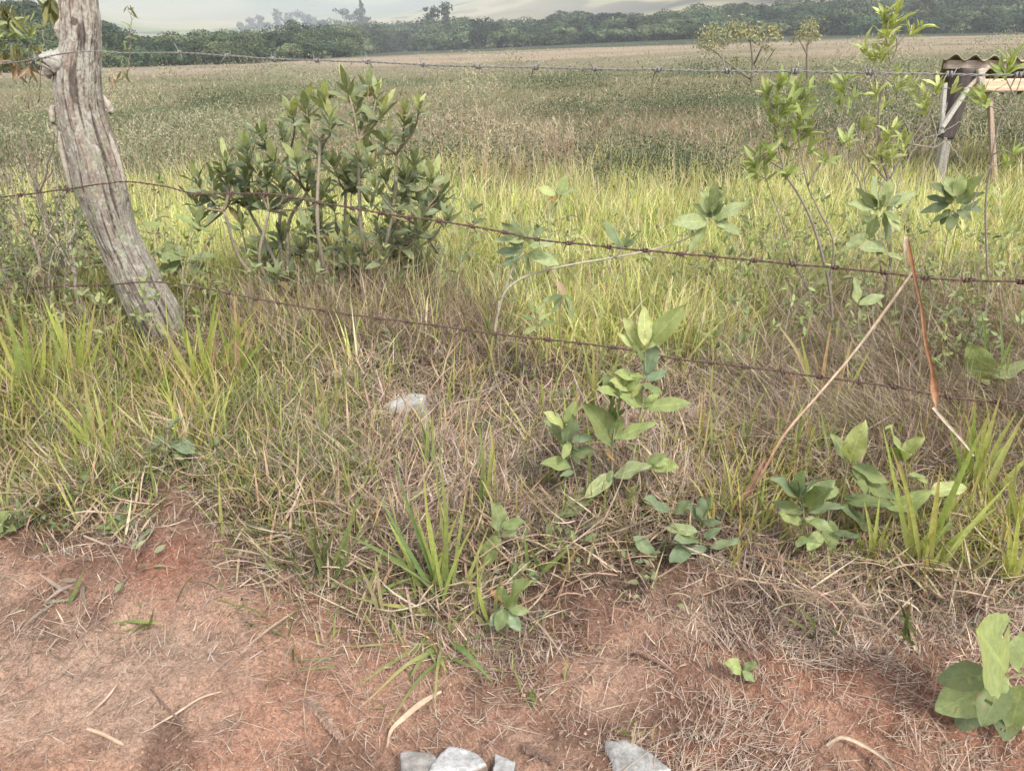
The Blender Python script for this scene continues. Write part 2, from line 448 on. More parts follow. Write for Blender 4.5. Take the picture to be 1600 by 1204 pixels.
        bp2 = N_(ns, 'ShaderNodeBump', Strength=0.6, Distance=0.004); ls.new(n3, bp2.inputs['Height']); ls.new(bp.outputs[0], bp2.inputs['Normal'])
        bp3 = N_(ns, 'ShaderNodeBump', Strength=0.35, Distance=0.003, invert=True); ls.new(vo.outputs['Distance'], bp3.inputs['Height']); ls.new(bp2.outputs[0], bp3.inputs['Normal']); ls.new(bp3.outputs[0], b.inputs['Normal']); ls.new(c, b.inputs['Base Color'])
        o = ns.new('ShaderNodeOutputMaterial'); ls.new(b.outputs[0], o.inputs['Surface'])
    o = mb.build('ground', mat('earth_and_pasture', fn))
    tag(o, 'reddish bare earth in front running into field and hills', kind='structure')
ground_mesh()

# air
def haze():
    s = (5200, 5200, 330.0); zc = s[2] / 2 - 70
    import bmesh
    bm = bmesh.new(); bmesh.ops.create_cube(bm, size=1)
    me = bpy.data.meshes.new('haze')
    for v in bm.verts: v.co = Vector((v.co.x * s[0] * 2, v.co.y * s[1] * 2, v.co.z * s[2]))
    bm.to_mesh(me); o = bpy.data.objects.new('haze', me); COL.objects.link(o)
    o.location = (0, 0, zc)
    def fn(nt, ns, ls):
        v = N_(ns, 'ShaderNodeVolumePrincipled')
        v.inputs['Color'].default_value = (0.88, 0.90, 0.985, 1); v.inputs['Density'].default_value = HAZE
        v.inputs['Anisotropy'].default_value = 0.0
        o = ns.new('ShaderNodeOutputMaterial'); ls.new(v.outputs[0], o.inputs['Volume'])
    me.materials.append(mat('haze_air', fn))
    tag(o, 'pale haze over the valley', kind='stuff')
HAZE = 0.00047
haze()

def pick(pal, n, jit=0.15):
    pal = np.asarray(pal, float); c = pal[RNG.integers(0, len(pal), n)]
    return np.clip(c * (1 + jit * RNG.uniform(-1, 1, (n, 1))) * (1 + 0.06 * RNG.uniform(-1, 1, (n, 3))), 0, 1)

STRAW = [(0.43, 0.32, 0.24), (0.34, 0.24, 0.18), (0.54, 0.425, 0.32), (0.24, 0.16, 0.12), (0.38, 0.275, 0.205), (0.17, 0.115, 0.09), (0.31, 0.195, 0.145)]
GREY = [(0.33, 0.28, 0.24), (0.25, 0.21, 0.17), (0.40, 0.34, 0.29)]
DGREEN = [(0.12, 0.15, 0.06), (0.16, 0.19, 0.075), (0.10, 0.12, 0.05), (0.20, 0.21, 0.10)]
YGREEN = [(0.32, 0.37, 0.09), (0.26, 0.32, 0.075), (0.38, 0.40, 0.12), (0.22, 0.28, 0.07), (0.42, 0.38, 0.15)]
BROWN = [(0.34, 0.19, 0.09), (0.27, 0.17, 0.09), (0.40, 0.26, 0.13)]

def scatter(n, y0, y1, tmax=0.95, uniform_area=False):
    """points in front of the viewer between two distances, thinning with distance as seen"""
    if uniform_area:
        y = np.sqrt(RNG.uniform(y0 * y0, y1 * y1, n))
    else:
        y = 1 / RNG.uniform(1 / y1, 1 / y0, n)
    if y0 < 4: tmax *= 1.3                                            # the verge goes on past both edges of the view
    t = RNG.uniform(-tmax, tmax, n)
    return t * y, y

def at_ground(x, y, dz=-0.005):
    return np.stack([x, y, H(x, y) + dz], -1)

def near_post(x, y):
    return (np.abs(x / y + .435) < .045) & (y > 2.9) & (y < 3.45)

# ---- dry thatch around the fence
def thatch():
    mb = MB()
    n = 163000
    x, y = scatter(n, 1.45, 4.8, 0.92)
    m = (y - edge_y(x, y)) + 0.25 * fbm(x / 0.3, y / 0.3, 3, 201)
    keep = RNG.random(n) < np.clip(0.06 + 1.1 * sstep(-0.12, 0.28, m), 0, 1) * np.clip(1 - 0.8 * sstep(3.9, 4.6, y), 0, 1) * (1 - .8 * sstep(3.0, 3.5, y) * sstep(-.05, .08, x / y) * sstep(.42, .3, x / y))
    x, y = x[keep], y[keep]; n = len(x)
    t = x / y
    comb = sstep(0.22, 0.5, t) * sstep(2.1, 2.5, y)                 # long combed tussock on the right
    g = sstep(-0.05, 0.35, -t - 0.02 + 0.5 * fbm(x / 0.35, y / 0.35, 3, 205)) * 0.75 + 0.22 * sstep(0.0, 0.3, fbm(x / 0.28, y / 0.28, 3, 207))
    g = g * (1 - 0.7 * comb) * sstep(-0.02, 0.3, y - edge_y(x, y))
    isg = RNG.random(n) < g * 0.75
    c = np.where(isg[:, None], pick(DGREEN + [(0.22, 0.24, 0.09)], n), np.where((RNG.random(n) < 0.3)[:, None], pick(GREY, n), pick(STRAW, n)))
    patch = 1.05 + 0.75 * fbm(x / 0.16, y / 0.16, 3, 209)
    c = c * patch[:, None]
    L = RNG.uniform(0.04, 0.15, n) * (1 + 1.9 * comb) * (0.55 + 0.45 * sstep(0, 0.4, y - edge_y(x, y)))
    tilt = np.where(RNG.random(n) < .22, RNG.uniform(0.1, 0.8, n), RNG.uniform(0.9, 1.5, n)); az = RNG.uniform(0, 6.283, n)
    isc = RNG.random(n) < comb * 0.85; az = np.where(isc, RNG.normal(3.45, 0.33, n), az); tilt = np.where(isc, RNG.uniform(.9, 1.35, n), tilt)
    bend = RNG.normal(0.1, 0.9, n)
    blades(mb, at_ground(x, y) + np.stack([0 * x, 0 * x, (RNG.uniform(0, 0.05, n) + 0.09 * np.clip(fbm(x / 0.16, y / 0.16, 2, 219) + .15, 0, 1)) * sstep(0, 0.4, y - edge_y(x, y))], -1), az, tilt, L, RNG.uniform(0.0016, 0.0046, n), bend, c, K=4, twist=1.2)
    # longer, thicker pale stalks lying across the mat
    n = 14500; x, y = scatter(n, 1.6, 4.4, 0.92); k = RNG.random(n) < sstep(-.1, .3, y - edge_y(x, y)); x, y = x[k], y[k]; n = len(x)
    blades(mb, at_ground(x, y) + np.stack([0 * x, 0 * x, RNG.uniform(.01, .08, n)], -1), RNG.uniform(0, 6.28, n), RNG.uniform(.8, 1.6, n), RNG.uniform(.05, .22, n), RNG.uniform(.003, .009, n), RNG.normal(0, .9, n), pick([(0.50, 0.40, 0.30), (0.42, 0.31, 0.225), (0.34, 0.23, 0.16), (0.38, 0.29, 0.20), (0.25, 0.17, 0.12), (0.32, 0.29, 0.15)], n), K=5, twist=1.0, fold=True)
    tag(mb.build('dry_grass', M_STRAW), 'matted dry straw and low grass under the fence', kind='stuff')
thatch()

# ---- tiny leafy ground cover
def cover():
    mb = MB(); N = 430; cx, cy = scatter(N, 1.7, 4.2, .9)
    k = RNG.random(N) < sstep(-.1, .15, cy - edge_y(cx, cy)) * (.35 + .6 * sstep(0, .3, fbm(cx / .4, cy / .4, 2, 261))); cx, cy = cx[k], cy[k]
    for x0, y0 in zip(cx, cy):
        m = RNG.integers(5, 16); x = x0 + RNG.normal(0, .028, m); y = y0 + RNG.normal(0, .028, m)
        p = at_ground(x, y, .0) + np.stack([0 * x, 0 * x, RNG.uniform(.01, .08, m)], -1); d = nrm(np.stack([x - x0, y - y0, RNG.uniform(.005, .05, m)], -1))
        L = RNG.uniform(.018, .042, m); tone = pick([(0.12, 0.17, 0.08), (0.17, 0.21, 0.09), (0.15, 0.18, 0.12), (0.22, 0.24, 0.13)], 1)[0]
        leaves(mb, p, d, np.array([[0, -.3, 1.]]) + RNG.normal(0, .35, (m, 3)), L, L * RNG.uniform(.3, .6, m), tone * RNG.uniform(.75, 1.25, (m, 1)), rows=4, droop=.4)
    tag(mb.build('ground_cover', M_WOOLLY), 'small leafy ground cover growing through the straw', kind='stuff')
cover()

# ---- green-bladed ground cover left of and around the post, upright stems in the thatch
def upright():
    mb = MB(); n = 44000
    x, y = scatter(n, 1.8, 4.4, 0.92)
    t = x / y; m = y - edge_y(x, y)
    dens = sstep(0.05, 0.5, m) * (0.055 + 1.0 * sstep(0.2, 0.45, -t + 0.25 * fbm(x / 0.3, y / 0.3, 2, 221)) + 0.25 * sstep(0.0, 0.35, fbm(x / 0.2, y / 0.2, 3, 223)) + 0.25 * sstep(3.2, 3.7, y) + 0.30 * sstep(.1, .3, t)) * .62
    k = (RNG.random(n) < dens) & ~near_post(x, y); x, y = x[k], y[k]; n = len(x)
    tall = sstep(.25, .5, -x / y) * sstep(2.4, 2.9, y); L = RNG.uniform(0.07, 0.26, n) * (1 + 0.7 * tall); c = pick(YGREEN + YGREEN + DGREEN + STRAW[:3] + STRAW[:3], n)
    blades(mb, at_ground(x, y), RNG.uniform(0, 6.28, n), RNG.uniform(0.05, 0.9, n), L, np.where(RNG.random(n) < .25, RNG.uniform(.006, .011, n), RNG.uniform(0.002, 0.006, n)), RNG.uniform(-.2, 1.9, n), c, K=5, tipcol=c * np.array([1.25, 1.1, 1.0]), fold=True)
    tag(mb.build('tall_grass', M_GRASS), 'green and yellowing grass standing in the straw', kind='stuff')
upright()

# ---- long dry grass combed down to the left at the right-hand side
def combed():
    mb = MB(); n = 21000; y = RNG.uniform(2.25, 3.9, n); t = RNG.uniform(.30, 1.25, n); x = t * y
    k = RNG.random(n) < sstep(.30, .46, t + .15 * fbm(x / .3, y / .3, 2, 281)) * (.25 + .6 * sstep(-.1, .2, fbm(x / .22, y / .22, 2, 283))); x, y = x[k], y[k]; n = len(x)
    c = pick([(0.42, 0.35, 0.25), (0.34, 0.27, 0.19), (0.50, 0.43, 0.31), (0.26, 0.20, 0.145), (0.38, 0.38, 0.20), (0.31, 0.24, 0.17)], n, .2)
    blades(mb, at_ground(x, y) + np.stack([0 * x, 0 * x, RNG.uniform(0, .05, n)], -1), RNG.normal(3.35, .45, n), RNG.uniform(.35, 1.15, n), RNG.uniform(.18, .52, n), RNG.uniform(.0016, .0042, n), RNG.uniform(.1, 1.1, n), c, K=6, twist=.6)
    tag(mb.build('combed_straw', M_STRAW), 'long grey-brown dry grass combed over to the left at the right edge', kind='stuff')
combed()
def brush():
    mb = MB(); n = 9500; a = V(390, 500, 3.6)[0]; b = V(790, 500, 3.4)[0]; y = RNG.uniform(3.0, 4.15, n); x = RNG.uniform(a - .15, b + .25, n)
    k = RNG.random(n) < (.3 + .7 * sstep(-.15, .15, fbm(x / .2, y / .2, 3, 291))) * sstep(a - .15, a + .1, x) * sstep(b + .25, b - .05, x); x, y = x[k], y[k]; n = len(x)
    c = pick([(0.27, 0.205, 0.145), (0.21, 0.155, 0.11), (0.36, 0.285, 0.205), (0.16, 0.118, 0.088), (0.30, 0.215, 0.15)], n, .2)
    blades(mb, at_ground(x, y) + np.stack([0 * x, 0 * x, RNG.uniform(0, .12, n)], -1), RNG.uniform(0, 6.28, n), RNG.uniform(.1, 1.4, n), RNG.uniform(.08, .30, n), RNG.uniform(.0018, .0045, n), RNG.normal(.2, 1.1, n), c, K=6, twist=1.2)
    tag(mb.build('dead_brush', M_STRAW), 'grey-brown tangle of dead stems under and beside the bush', kind='stuff')
brush()

# ---- broad fresh blades standing in the straw
def broad():
    mb = MB(); n = 12000; x, y = scatter(n, 1.75, 3.7, .92); t = x / y; m = y - edge_y(x, y)
    cl = sstep(.0, .25, fbm(x / .16, y / .16, 2, 271))
    d = sstep(0, .25, m) * (.035 + .9 * cl * sstep(-.2, -.42, t) * sstep(2.1, 2.6, y) + .8 * cl * sstep(.22, .36, t) * sstep(2.9, 2.4, y) + .22 * cl)
    k = (RNG.random(n) < d) & ~near_post(x, y); x, y = x[k], y[k]; n = len(x)
    c = pick([(0.38, 0.41, 0.14), (0.32, 0.37, 0.12), (0.44, 0.44, 0.18), (0.26, 0.31, 0.10), (0.46, 0.38, 0.20)], n)
    blades(mb, at_ground(x, y), RNG.uniform(0, 6.28, n), RNG.uniform(.05, .8, n), RNG.uniform(.12, .30, n) * (1 + .3 * sstep(2.4, 3.2, y)), RNG.uniform(.005, .011, n), RNG.uniform(-.1, 1.4, n), c, K=6, tipcol=np.clip(c * np.array([1.25, 1.0, .9]), 0, .7), fold=True, twist=.8)
    tag(mb.build('broad_grass', M_GRASS), 'broad fresh yellow-green blades standing among the straw', kind='stuff')
broad()

# ---- bright pasture grass behind the fence, growing in tufts
def pasture():
    mb = MB(); nt_ = 6700
    cx, cy = scatter(nt_, 2.9, 10.8, 0.95); t = cx / cy
    edge = 3.95 - 0.85 * sstep(-.08, .1, t) * sstep(0.42, 0.25, t) + 0.5 * fbm(cx / 0.7, cy / 0.7, 3, 231)
    far = 8.9 + 1.4 * fbm(cx / 2.2, cy / 2.2, 3, 233)
    k = (RNG.random(nt_) < 0.04 + sstep(-0.2, 0.35, cy - edge)) & (RNG.random(nt_) < 1 - sstep(-1.2, 0.9, cy - far) * 0.95)
    k &= RNG.random(nt_) < 1 - 0.85 * sstep(0.34, 0.5, t) * (1 - sstep(3.7, 4.6, cy))
    cx, cy = cx[k], cy[k]; N = len(cx); per = 17
    cx = np.repeat(cx, per); cy = np.repeat(cy, per); n = len(cx); ti = np.repeat(np.arange(N), per)
    sp = 0.035 + 0.010 * cy; dx = RNG.normal(0, 1, n) * sp; dy = RNG.normal(0, 1, n) * sp
    x, y = cx + dx, cy + dy
    TL = RNG.uniform(.7, 1.35, N)[ti]; tone = 1.12 * (RNG.uniform(.68, 1.25, N) * (1 + .35 * fbm(cx[::per] / .9, cy[::per] / 1.2, 3, 237)))[ti]
    lean = RNG.uniform(0, 6.28, N)[ti]
    L = RNG.uniform(0.12, 0.32, n) * TL
    pal = [(0.50, 0.50, 0.20), (0.43, 0.46, 0.17), (0.56, 0.54, 0.27), (0.34, 0.38, 0.14), (0.60, 0.55, 0.34), (0.45, 0.47, 0.18), (0.50, 0.42, 0.27), (0.46, 0.36, 0.22), (0.22, 0.27, 0.09)]
    c = pick(pal, n) * tone[:, None]
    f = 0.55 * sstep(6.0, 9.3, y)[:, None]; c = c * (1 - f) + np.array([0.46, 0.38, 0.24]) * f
    az = np.where(RNG.random(n) < .5, np.arctan2(dy, dx), lean + RNG.normal(0, .6, n))
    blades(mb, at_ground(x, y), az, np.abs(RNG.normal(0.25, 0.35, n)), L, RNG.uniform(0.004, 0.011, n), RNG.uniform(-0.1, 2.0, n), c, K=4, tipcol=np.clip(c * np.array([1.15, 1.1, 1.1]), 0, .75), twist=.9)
    tag(mb.build('pasture_grass', M_GRASS), 'bright yellow-green pasture grass behind the fence', kind='stuff')
pasture()

# ---- rough scrubby field
def cards(mb, p, size, col, up=.5, asp=.45):
    m = len(p); d = nrm(RNG.normal(0, 1, (m, 3)) + np.array([0, 0, up])); nn = nrm(RNG.normal(0, 1, (m, 3)) + np.array([0, -.4, .9])); s1 = nrm(np.cross(d, nn))
    L = np.asarray(size).reshape(-1, 1) * RNG.uniform(.7, 1.5, (m, 1)); W = L * asp * .5
    v = np.stack([p, p + d * L * .5 + s1 * W, p + d * L, p + d * L * .5 - s1 * W], 1).reshape(-1, 3)
    mb.add(v, np.arange(m * 4).reshape(-1, 4), np.repeat(col, 4, 0))

def scrub():
    mb = MB()
    n = 75000
    x, y = scatter(n, 8.0, 210, 1.0)
    k = RNG.random(n) < sstep(7.8, 9.8, y + 1.2 * fbm(x / 2, y / 2, 2, 241))
    x, y = x[k], y[k]; n = len(x)
    h = 0.5 + 0.6 * fbm(x / 2.2, y / 2.2, 3, 243)
    L = (0.08 + 0.24 * RNG.random(n)) * np.clip(h * 1.6, 0.4, 1.4)
    W = np.maximum(0.006, y * 0.0010) * RNG.uniform(0.6, 1.5, n)
    p1 = fbm(x / 7, y / 6, 4, 245); p2 = fbm(x / 11 + 5, y / 9, 4, 247)
    gm = sstep(-0.10, 0.25, p1); rm = sstep(0.08, 0.35, p2)
    pb = [(0.29, 0.245, 0.165), (0.33, 0.29, 0.195), (0.26, 0.215, 0.145), (0.25, 0.23, 0.14)]
    pg = [(0.16, 0.17, 0.09), (0.20, 0.20, 0.115), (0.25, 0.235, 0.14), (0.13, 0.14, 0.075)]
    pr_ = [(0.29, 0.20, 0.135), (0.26, 0.19, 0.135)]
    farm = sstep(35, 80, y + 14 * fbm(x / 20, y / 20, 3, 249))
    isg = RNG.random(n) < (0.15 + 0.75 * gm) * (1 - 0.75 * farm); isr = RNG.random(n) < 0.5 * rm
    c = np.where(isg[:, None], pick(pg, n, .3), np.where(isr[:, None], pick(pr_, n, .25), pick(pb, n, .3)))
    c = c * (0.85 + 0.35 * sstep(-0.3, 0.3, fbm(x / 1.3, y / 1.3, 3, 251)))[:, None]
    blades(mb, at_ground(x, y, -0.02), RNG.uniform(0, 6.28, n), RNG.uniform(0.1, 1.2, n), L, W, RNG.uniform(0, 1.4, n), c, K=3, twist=1.5)
    tag(mb.build('scrub_grass', M_FAR), 'rough brownish field grass across the valley', kind='stuff')
    # leafy scrub in soft mounds everywhere
    mb = MB(); n = 190000; x, y = scatter(n, 8.3, 120, 1.0)
    sc = np.maximum(1, y / 18)
    m1 = 1.1 * vnoise(x / (1.3 * sc), y / (1.3 * sc), 261) + .6 * vnoise(x / (.5 * sc), y / (.5 * sc), 263)
    p1 = fbm(x / 7, y / 6, 4, 245); p2 = fbm(x / 11 + 5, y / 9, 4, 247)
    hgt = np.clip(.12 + .75 * m1 + .35 * p1, .02, .85) * (1 + .4 * RNG.random(n))
    k = (RNG.random(n) < sstep(-.35, .25, m1 + .5 * p1)) & (RNG.random(n) < sstep(8.2, 10, y)) & (RNG.random(n) < 1 - .6 * sstep(45, 100, y))
    x, y, hgt, m1, p1, p2 = x[k], y[k], hgt[k], m1[k], p1[k], p2[k]; n = len(x)
    z = hgt * RNG.random(n) ** .45 * np.maximum(1, y / 30) ** .5
    g = sstep(-.12, .3, p1 + .3 * m1 + RNG.normal(0, .12, n)); rr_ = sstep(.0, .3, p2 + RNG.normal(0, .1, n))
    c = np.where((RNG.random(n) < g)[:, None], pick([(0.155, 0.17, 0.095), (0.19, 0.20, 0.115), (0.235, 0.225, 0.135), (0.15, 0.155, 0.09)], n, .15), np.where((RNG.random(n) < .55 * rr_)[:, None], pick([(0.30, 0.22, 0.155), (0.27, 0.20, 0.14)], n, .25), pick([(0.27, 0.235, 0.155), (0.31, 0.27, 0.18), (0.24, 0.215, 0.14)], n, .15)))
    c = c * (1 + .5 * p1 + .75 * fbm(x / (.9 * sc[k]), y / (.7 * sc[k]), 3, 267))[:, None]
    cards(mb, np.stack([x, y, base_h(x, y) + z], -1), np.maximum(.028, y * .0019), c)
    # thickets seen in the photo
    for px, py, s in [(1050, 262, .5), (1010, 255, .45), (1085, 250, .5), (1120, 262, .45), (1020, 235, .5), (960, 262, .4), (1080, 155, .9), (1130, 150, .9), (1160, 165, .8), (1040, 160, .7), (880, 165, .6), (905, 128, .8), (860, 128, .7), (400, 150, .6), (330, 150, .6), (350, 160, .6), (1180, 170, .8), (940, 165, .7), (1000, 170, .6), (1090, 108, .9), (730, 245, .5), (690, 262, .5), (1340, 135, .8), (1420, 125, .9), (1400, 180, .8), (1330, 215, .6), (1480, 215, .6), (1250, 200, .7)]:
        q = G(px, py + 12); x0, y0 = q[0], q[1]
        for _ in range(6):
            s1 = s * RNG.uniform(.7, 1.3) * (1 + y0 / 60); m = 260; ox, oy = RNG.normal(0, s * .8), RNG.normal(0, s * .8)
            th = RNG.uniform(0, 6.28, m); r_ = np.sqrt(RNG.random(m)) * s1; zz = RNG.random(m) ** .6 * s1 * .5 * np.sqrt(np.clip(1 - (r_ / s1) ** 2, 0, 1))
            px_, py_ = x0 + ox + r_ * np.cos(th), y0 + oy + r_ * np.sin(th)
            tone = np.array([(0.07, 0.09, 0.05), (0.095, 0.115, 0.062)])[RNG.integers(0, 2)]
            cards(mb, np.stack([px_, py_, base_h(px_, py_) + zz], -1), np.full(m, max(.028, y0 * .0019)), tone * RNG.uniform(.7, 1.3, (m, 1)))
    tag(mb.build('scrub', M_FAR, smooth=False), 'low leafy green scrub spread over the rough field', kind='stuff')
scrub()

# ---- wood at the end of the field
def crown_cards(mb, c, rx, rz, m, tone, card, lobes=7, fray=0.0):
    lc = RNG.normal(0, 1, (lobes, 3)) * np.array([rx * 0.45, rx * 0.45, rz * 0.32]) ; lc[:, 2] += 0.15 * rz
    lr = RNG.uniform(0.35, 0.6, lobes)
    li = RNG.integers(0, lobes, m)
    d = nrm(RNG.normal(0, 1, (m, 3)) + np.array([0, 0, 0.35]))
    rad = (RNG.uniform(0.72, 1.06, m) * (1 + fray * RNG.normal(0, 1, m)))[:, None]
    p = np.asarray(c) + lc[li] + d * rad * (lr[li][:, None] * np.array([rx, rx, rz]))
    nn = nrm(d + RNG.normal(0, 0.30, (m, 3))); a = nrm(np.cross(nn, RNG.normal(0, 1, (m, 3)))); b = np.cross(nn, a)
    s = card * RNG.uniform(0.5, 1.3, (m, 1))
    k1 = RNG.uniform(0.3, 0.9, (m, 1)); k2 = RNG.uniform(0.3, 0.9, (m, 1))
    v = np.stack([p - a * s, p + b * s * k1, p + a * s * RNG.uniform(0.6, 1.1, (m, 1)), p - b * s * k2], 1).reshape(-1, 3)
    col = tone * (0.75 + 0.5 * RNG.random((m, 1))) * (0.8 + 0.4 * lr[li][:, None] / 0.5 * RNG.random(lobes)[li][:, None])
    mb.add(v, np.arange(m * 4).reshape(-1, 4), np.repeat(col, 4, 0))

OUT = np.array([(-300, 10), (0, 5), (60, 6), (100, 10), (150, 32), (190, 58), (210, 60), (260, 57), (310, 52), (360, 48), (400, 50), (440, 42), (480, 40), (540, 42), (600, 38), (640, 40), (700, 30), (760, 30), (800, 34), (850, 27), (900, 25), (950, 28), (1000, 22), (1060, 18), (1100, 12), (1130, 8), (1150, 14), (1200, 9), (1250, 6), (1300, 3), (1400, 1), (1600, -6), (1900, -10)], float)
BAS = np.array([(-300, 112), (0, 112), (170, 106), (400, 99), (500, 92), (600, 82), (800, 74), (1000, 64), (1200, 56), (1600, 50), (1900, 48)], float)
def dome(mb, c, rx, rz, m, tone, card):
    """a broad crown: leaf clumps bulging out of a dome"""
    L = 13; d = nrm(RNG.normal(0, 1, (L, 3))); d[:, 2] = np.abs(d[:, 2]) * .9 + .05; S = np.array([rx, rx, rz])
    lc = d * .62 * S; lr = RNG.uniform(.26, .46, L); lt = RNG.uniform(.62, 1.4, L); li = RNG.integers(0, L, m)
    q = nrm(RNG.normal(0, 1, (m, 3)) + np.array([0, 0, .4])); p = np.asarray(c) + lc[li] + q * RNG.uniform(.8, 1.05, (m, 1)) * lr[li][:, None] * S
    nn = nrm(q + RNG.normal(0, .22, (m, 3))); a = nrm(np.cross(nn, RNG.normal(0, 1, (m, 3)))); b = np.cross(nn, a); s = card * RNG.uniform(.6, 1.4, (m, 1))
    v = np.stack([p - a * s, p + b * s * .7, p + a * s, p - b * s * .7], 1).reshape(-1, 3)
    mb.add(v, np.arange(m * 4).reshape(-1, 4), np.repeat(tone * lt[li][:, None] * RNG.uniform(.75, 1.3, (m, 1)), 4, 0))
def wood():
    mb = MB()
    greens = np.array([(0.045, 0.07, 0.034), (0.065, 0.09, 0.042), (0.085, 0.11, 0.05), (0.05, 0.075, 0.04), (0.10, 0.12, 0.058)])
    for row, (dy, frac) in enumerate([(0, 0.42), (7, 0.55), (16, 0.68), (28, 0.80), (42, 0.91), (60, 1.0), (85, 1.0)]):
        x = -280 + RNG.uniform(0, 20)
        while x < 1880:
            b = np.interp(x, BAS[:, 0], BAS[:, 1]); o = np.interp(x, OUT[:, 0], OUT[:, 1])
            q0 = G(x, b); Y = q0[1] + dy + RNG.uniform(-3, 3)
            top = b + (o - b) * frac + RNG.normal(0, 2.6) + 3 * math.sin(x / 37.0 + row)
            zt = V(x, top, Y)[2]; X = V(x, top, Y)[0]; zb = float(base_h(X, Y))
            zt += 5.0 * Y / F; h = max(zt - zb, 2.0); rx = RNG.uniform(2.8, 6.0) * (Y / 150) * (0.8 if row < 2 else 1)
            tone = greens[RNG.integers(0, 5)] * (1.3 if row == 0 and RNG.random() < .4 else 1.0) * RNG.uniform(.45, 1.2)
            rz = min(h * 0.7, rx * RNG.uniform(.6, .85))
            dome(mb, (X, Y, zt - rz * 0.95), rx, rz, 1150, tone, 0.19 * Y / 150)
            if h > 1.9 * rz: crown_cards(mb, (X, Y + .5, zb + (h - 1.6 * rz) * 0.5), rx * 0.95, (h - 1.2 * rz) * 0.6, 260, tone * 0.95, 0.28 * Y / 150)
            x += rx * F / Y * RNG.uniform(0.95, 1.5)
    x = -300.0
    while x < 1900:                                                   # low bushes closing the foot of the wood
        q0 = G(x, np.interp(x, BAS[:, 0], BAS[:, 1])); Y = q0[1] + RNG.uniform(-4, 3); X = q0[0] / q0[1] * Y; s_ = Y / 150; r_ = RNG.uniform(1.3, 2.6) * s_; zb = float(base_h(X, Y))
        dome(mb, (X, Y, zb), r_, r_ * RNG.uniform(.8, 1.3), 330, greens[RNG.integers(0, 5)] * RNG.uniform(.6, 1.3), 0.17 * s_)
        x += r_ * F / Y * RNG.uniform(.5, 1.0)
    tag(mb.build('forest', M_FAR, smooth=False), 'dark green wood along the far edge of the field', kind='stuff')
wood()

def far_tree(px, top, base_py, width_px, Y, label, tone, shape='round', group=None):
    zt = V(px, top, Y)[2]; X = V(px, top, Y)[0]; zb = V(px, base_py, Y)[2]; g = float(base_h(X, Y)); zb = min(zb, g)
    t = thing('eucalyptus_tree', label, 'tree', (X, Y, g), group)
    O = (X, Y, g)
    rx = width_px * 0.5 * Y / F; h = zt - g
    tb = MB(); tube(tb, [(X, Y, g - 0.5), (X + rx * .05, Y, g + h * .5), (X, Y, zt - h * .1)], [0.45, 0.3, 0.1], (0.28, 0.25, 0.21), 7)
    nl = 7 if shape == 'cone' else 5
    cr = MB(); crown_h = (base_py - top) * Y / F
    for i in range(nl):
        f = (i + 0.5) / nl
        wd = rx * ((1.05 - f) if shape == 'cone' else RNG.uniform(0.55, 0.9))
        off = RNG.uniform(-1, 1) * rx * (0.15 if shape == 'cone' else 0.55)
        zc = zt - crown_h * (1 - f * 0.95)
        crown_cards(cr, (X + off, Y, zc), wd, crown_h / nl * 1.25, 190, np.array(tone), 0.0016 * Y, 5, .28)
        tube(tb, [(X, Y, zc - h * .08), (X + off, Y, zc)], [0.14, 0.05], (0.28, 0.25, 0.21), 5)
    tb.build('trunk', M_BARK, t, origin=O); cr.build('crown', M_FAR, t, smooth=False, origin=O)
    return t
ET = (0.05, 0.07, 0.04)
for args in [
    (562, 4, 45, 30, 560, 'tall cone-shaped hazy tree, the tallest above the wood', ET, 'cone'),
    (536, 17, 45, 36, 640, 'broad rounded hazy tree touching the left side of the tall cone-shaped one', ET),
    (505, 33, 48, 18, 660, 'small hazy bush-like tree between the pale row and the broad rounded tree', ET),
    (692, 9, 42, 20, 330, 'darker round-topped tree, right half of the pair standing clear of the wood', ET),
    (675, 14, 42, 20, 332, 'darker low-topped tree, left half of the pair standing clear of the wood', ET),
    (490, 26, 56, 20, 880, 'pale tree at the right end of the hazy row', ET),
    (472, 22, 56, 26, 890, 'pale tree with a flat double top in the hazy row', ET),
    (452, 24, 56, 20, 890, 'pale tree in the middle of the hazy row', ET),
    (436, 20, 56, 24, 880, 'tallest pale tree of the hazy row', ET),
    (415, 30, 56, 24, 890, 'pale open-crowned tree left of the tallest in the hazy row', ET),
    (396, 31, 56, 22, 900, 'pale small tree second from the left end of the hazy row', ET),
    (377, 36, 58, 18, 900, 'pale low tree at the left end of the hazy row', ET),
]: far_tree(*args)
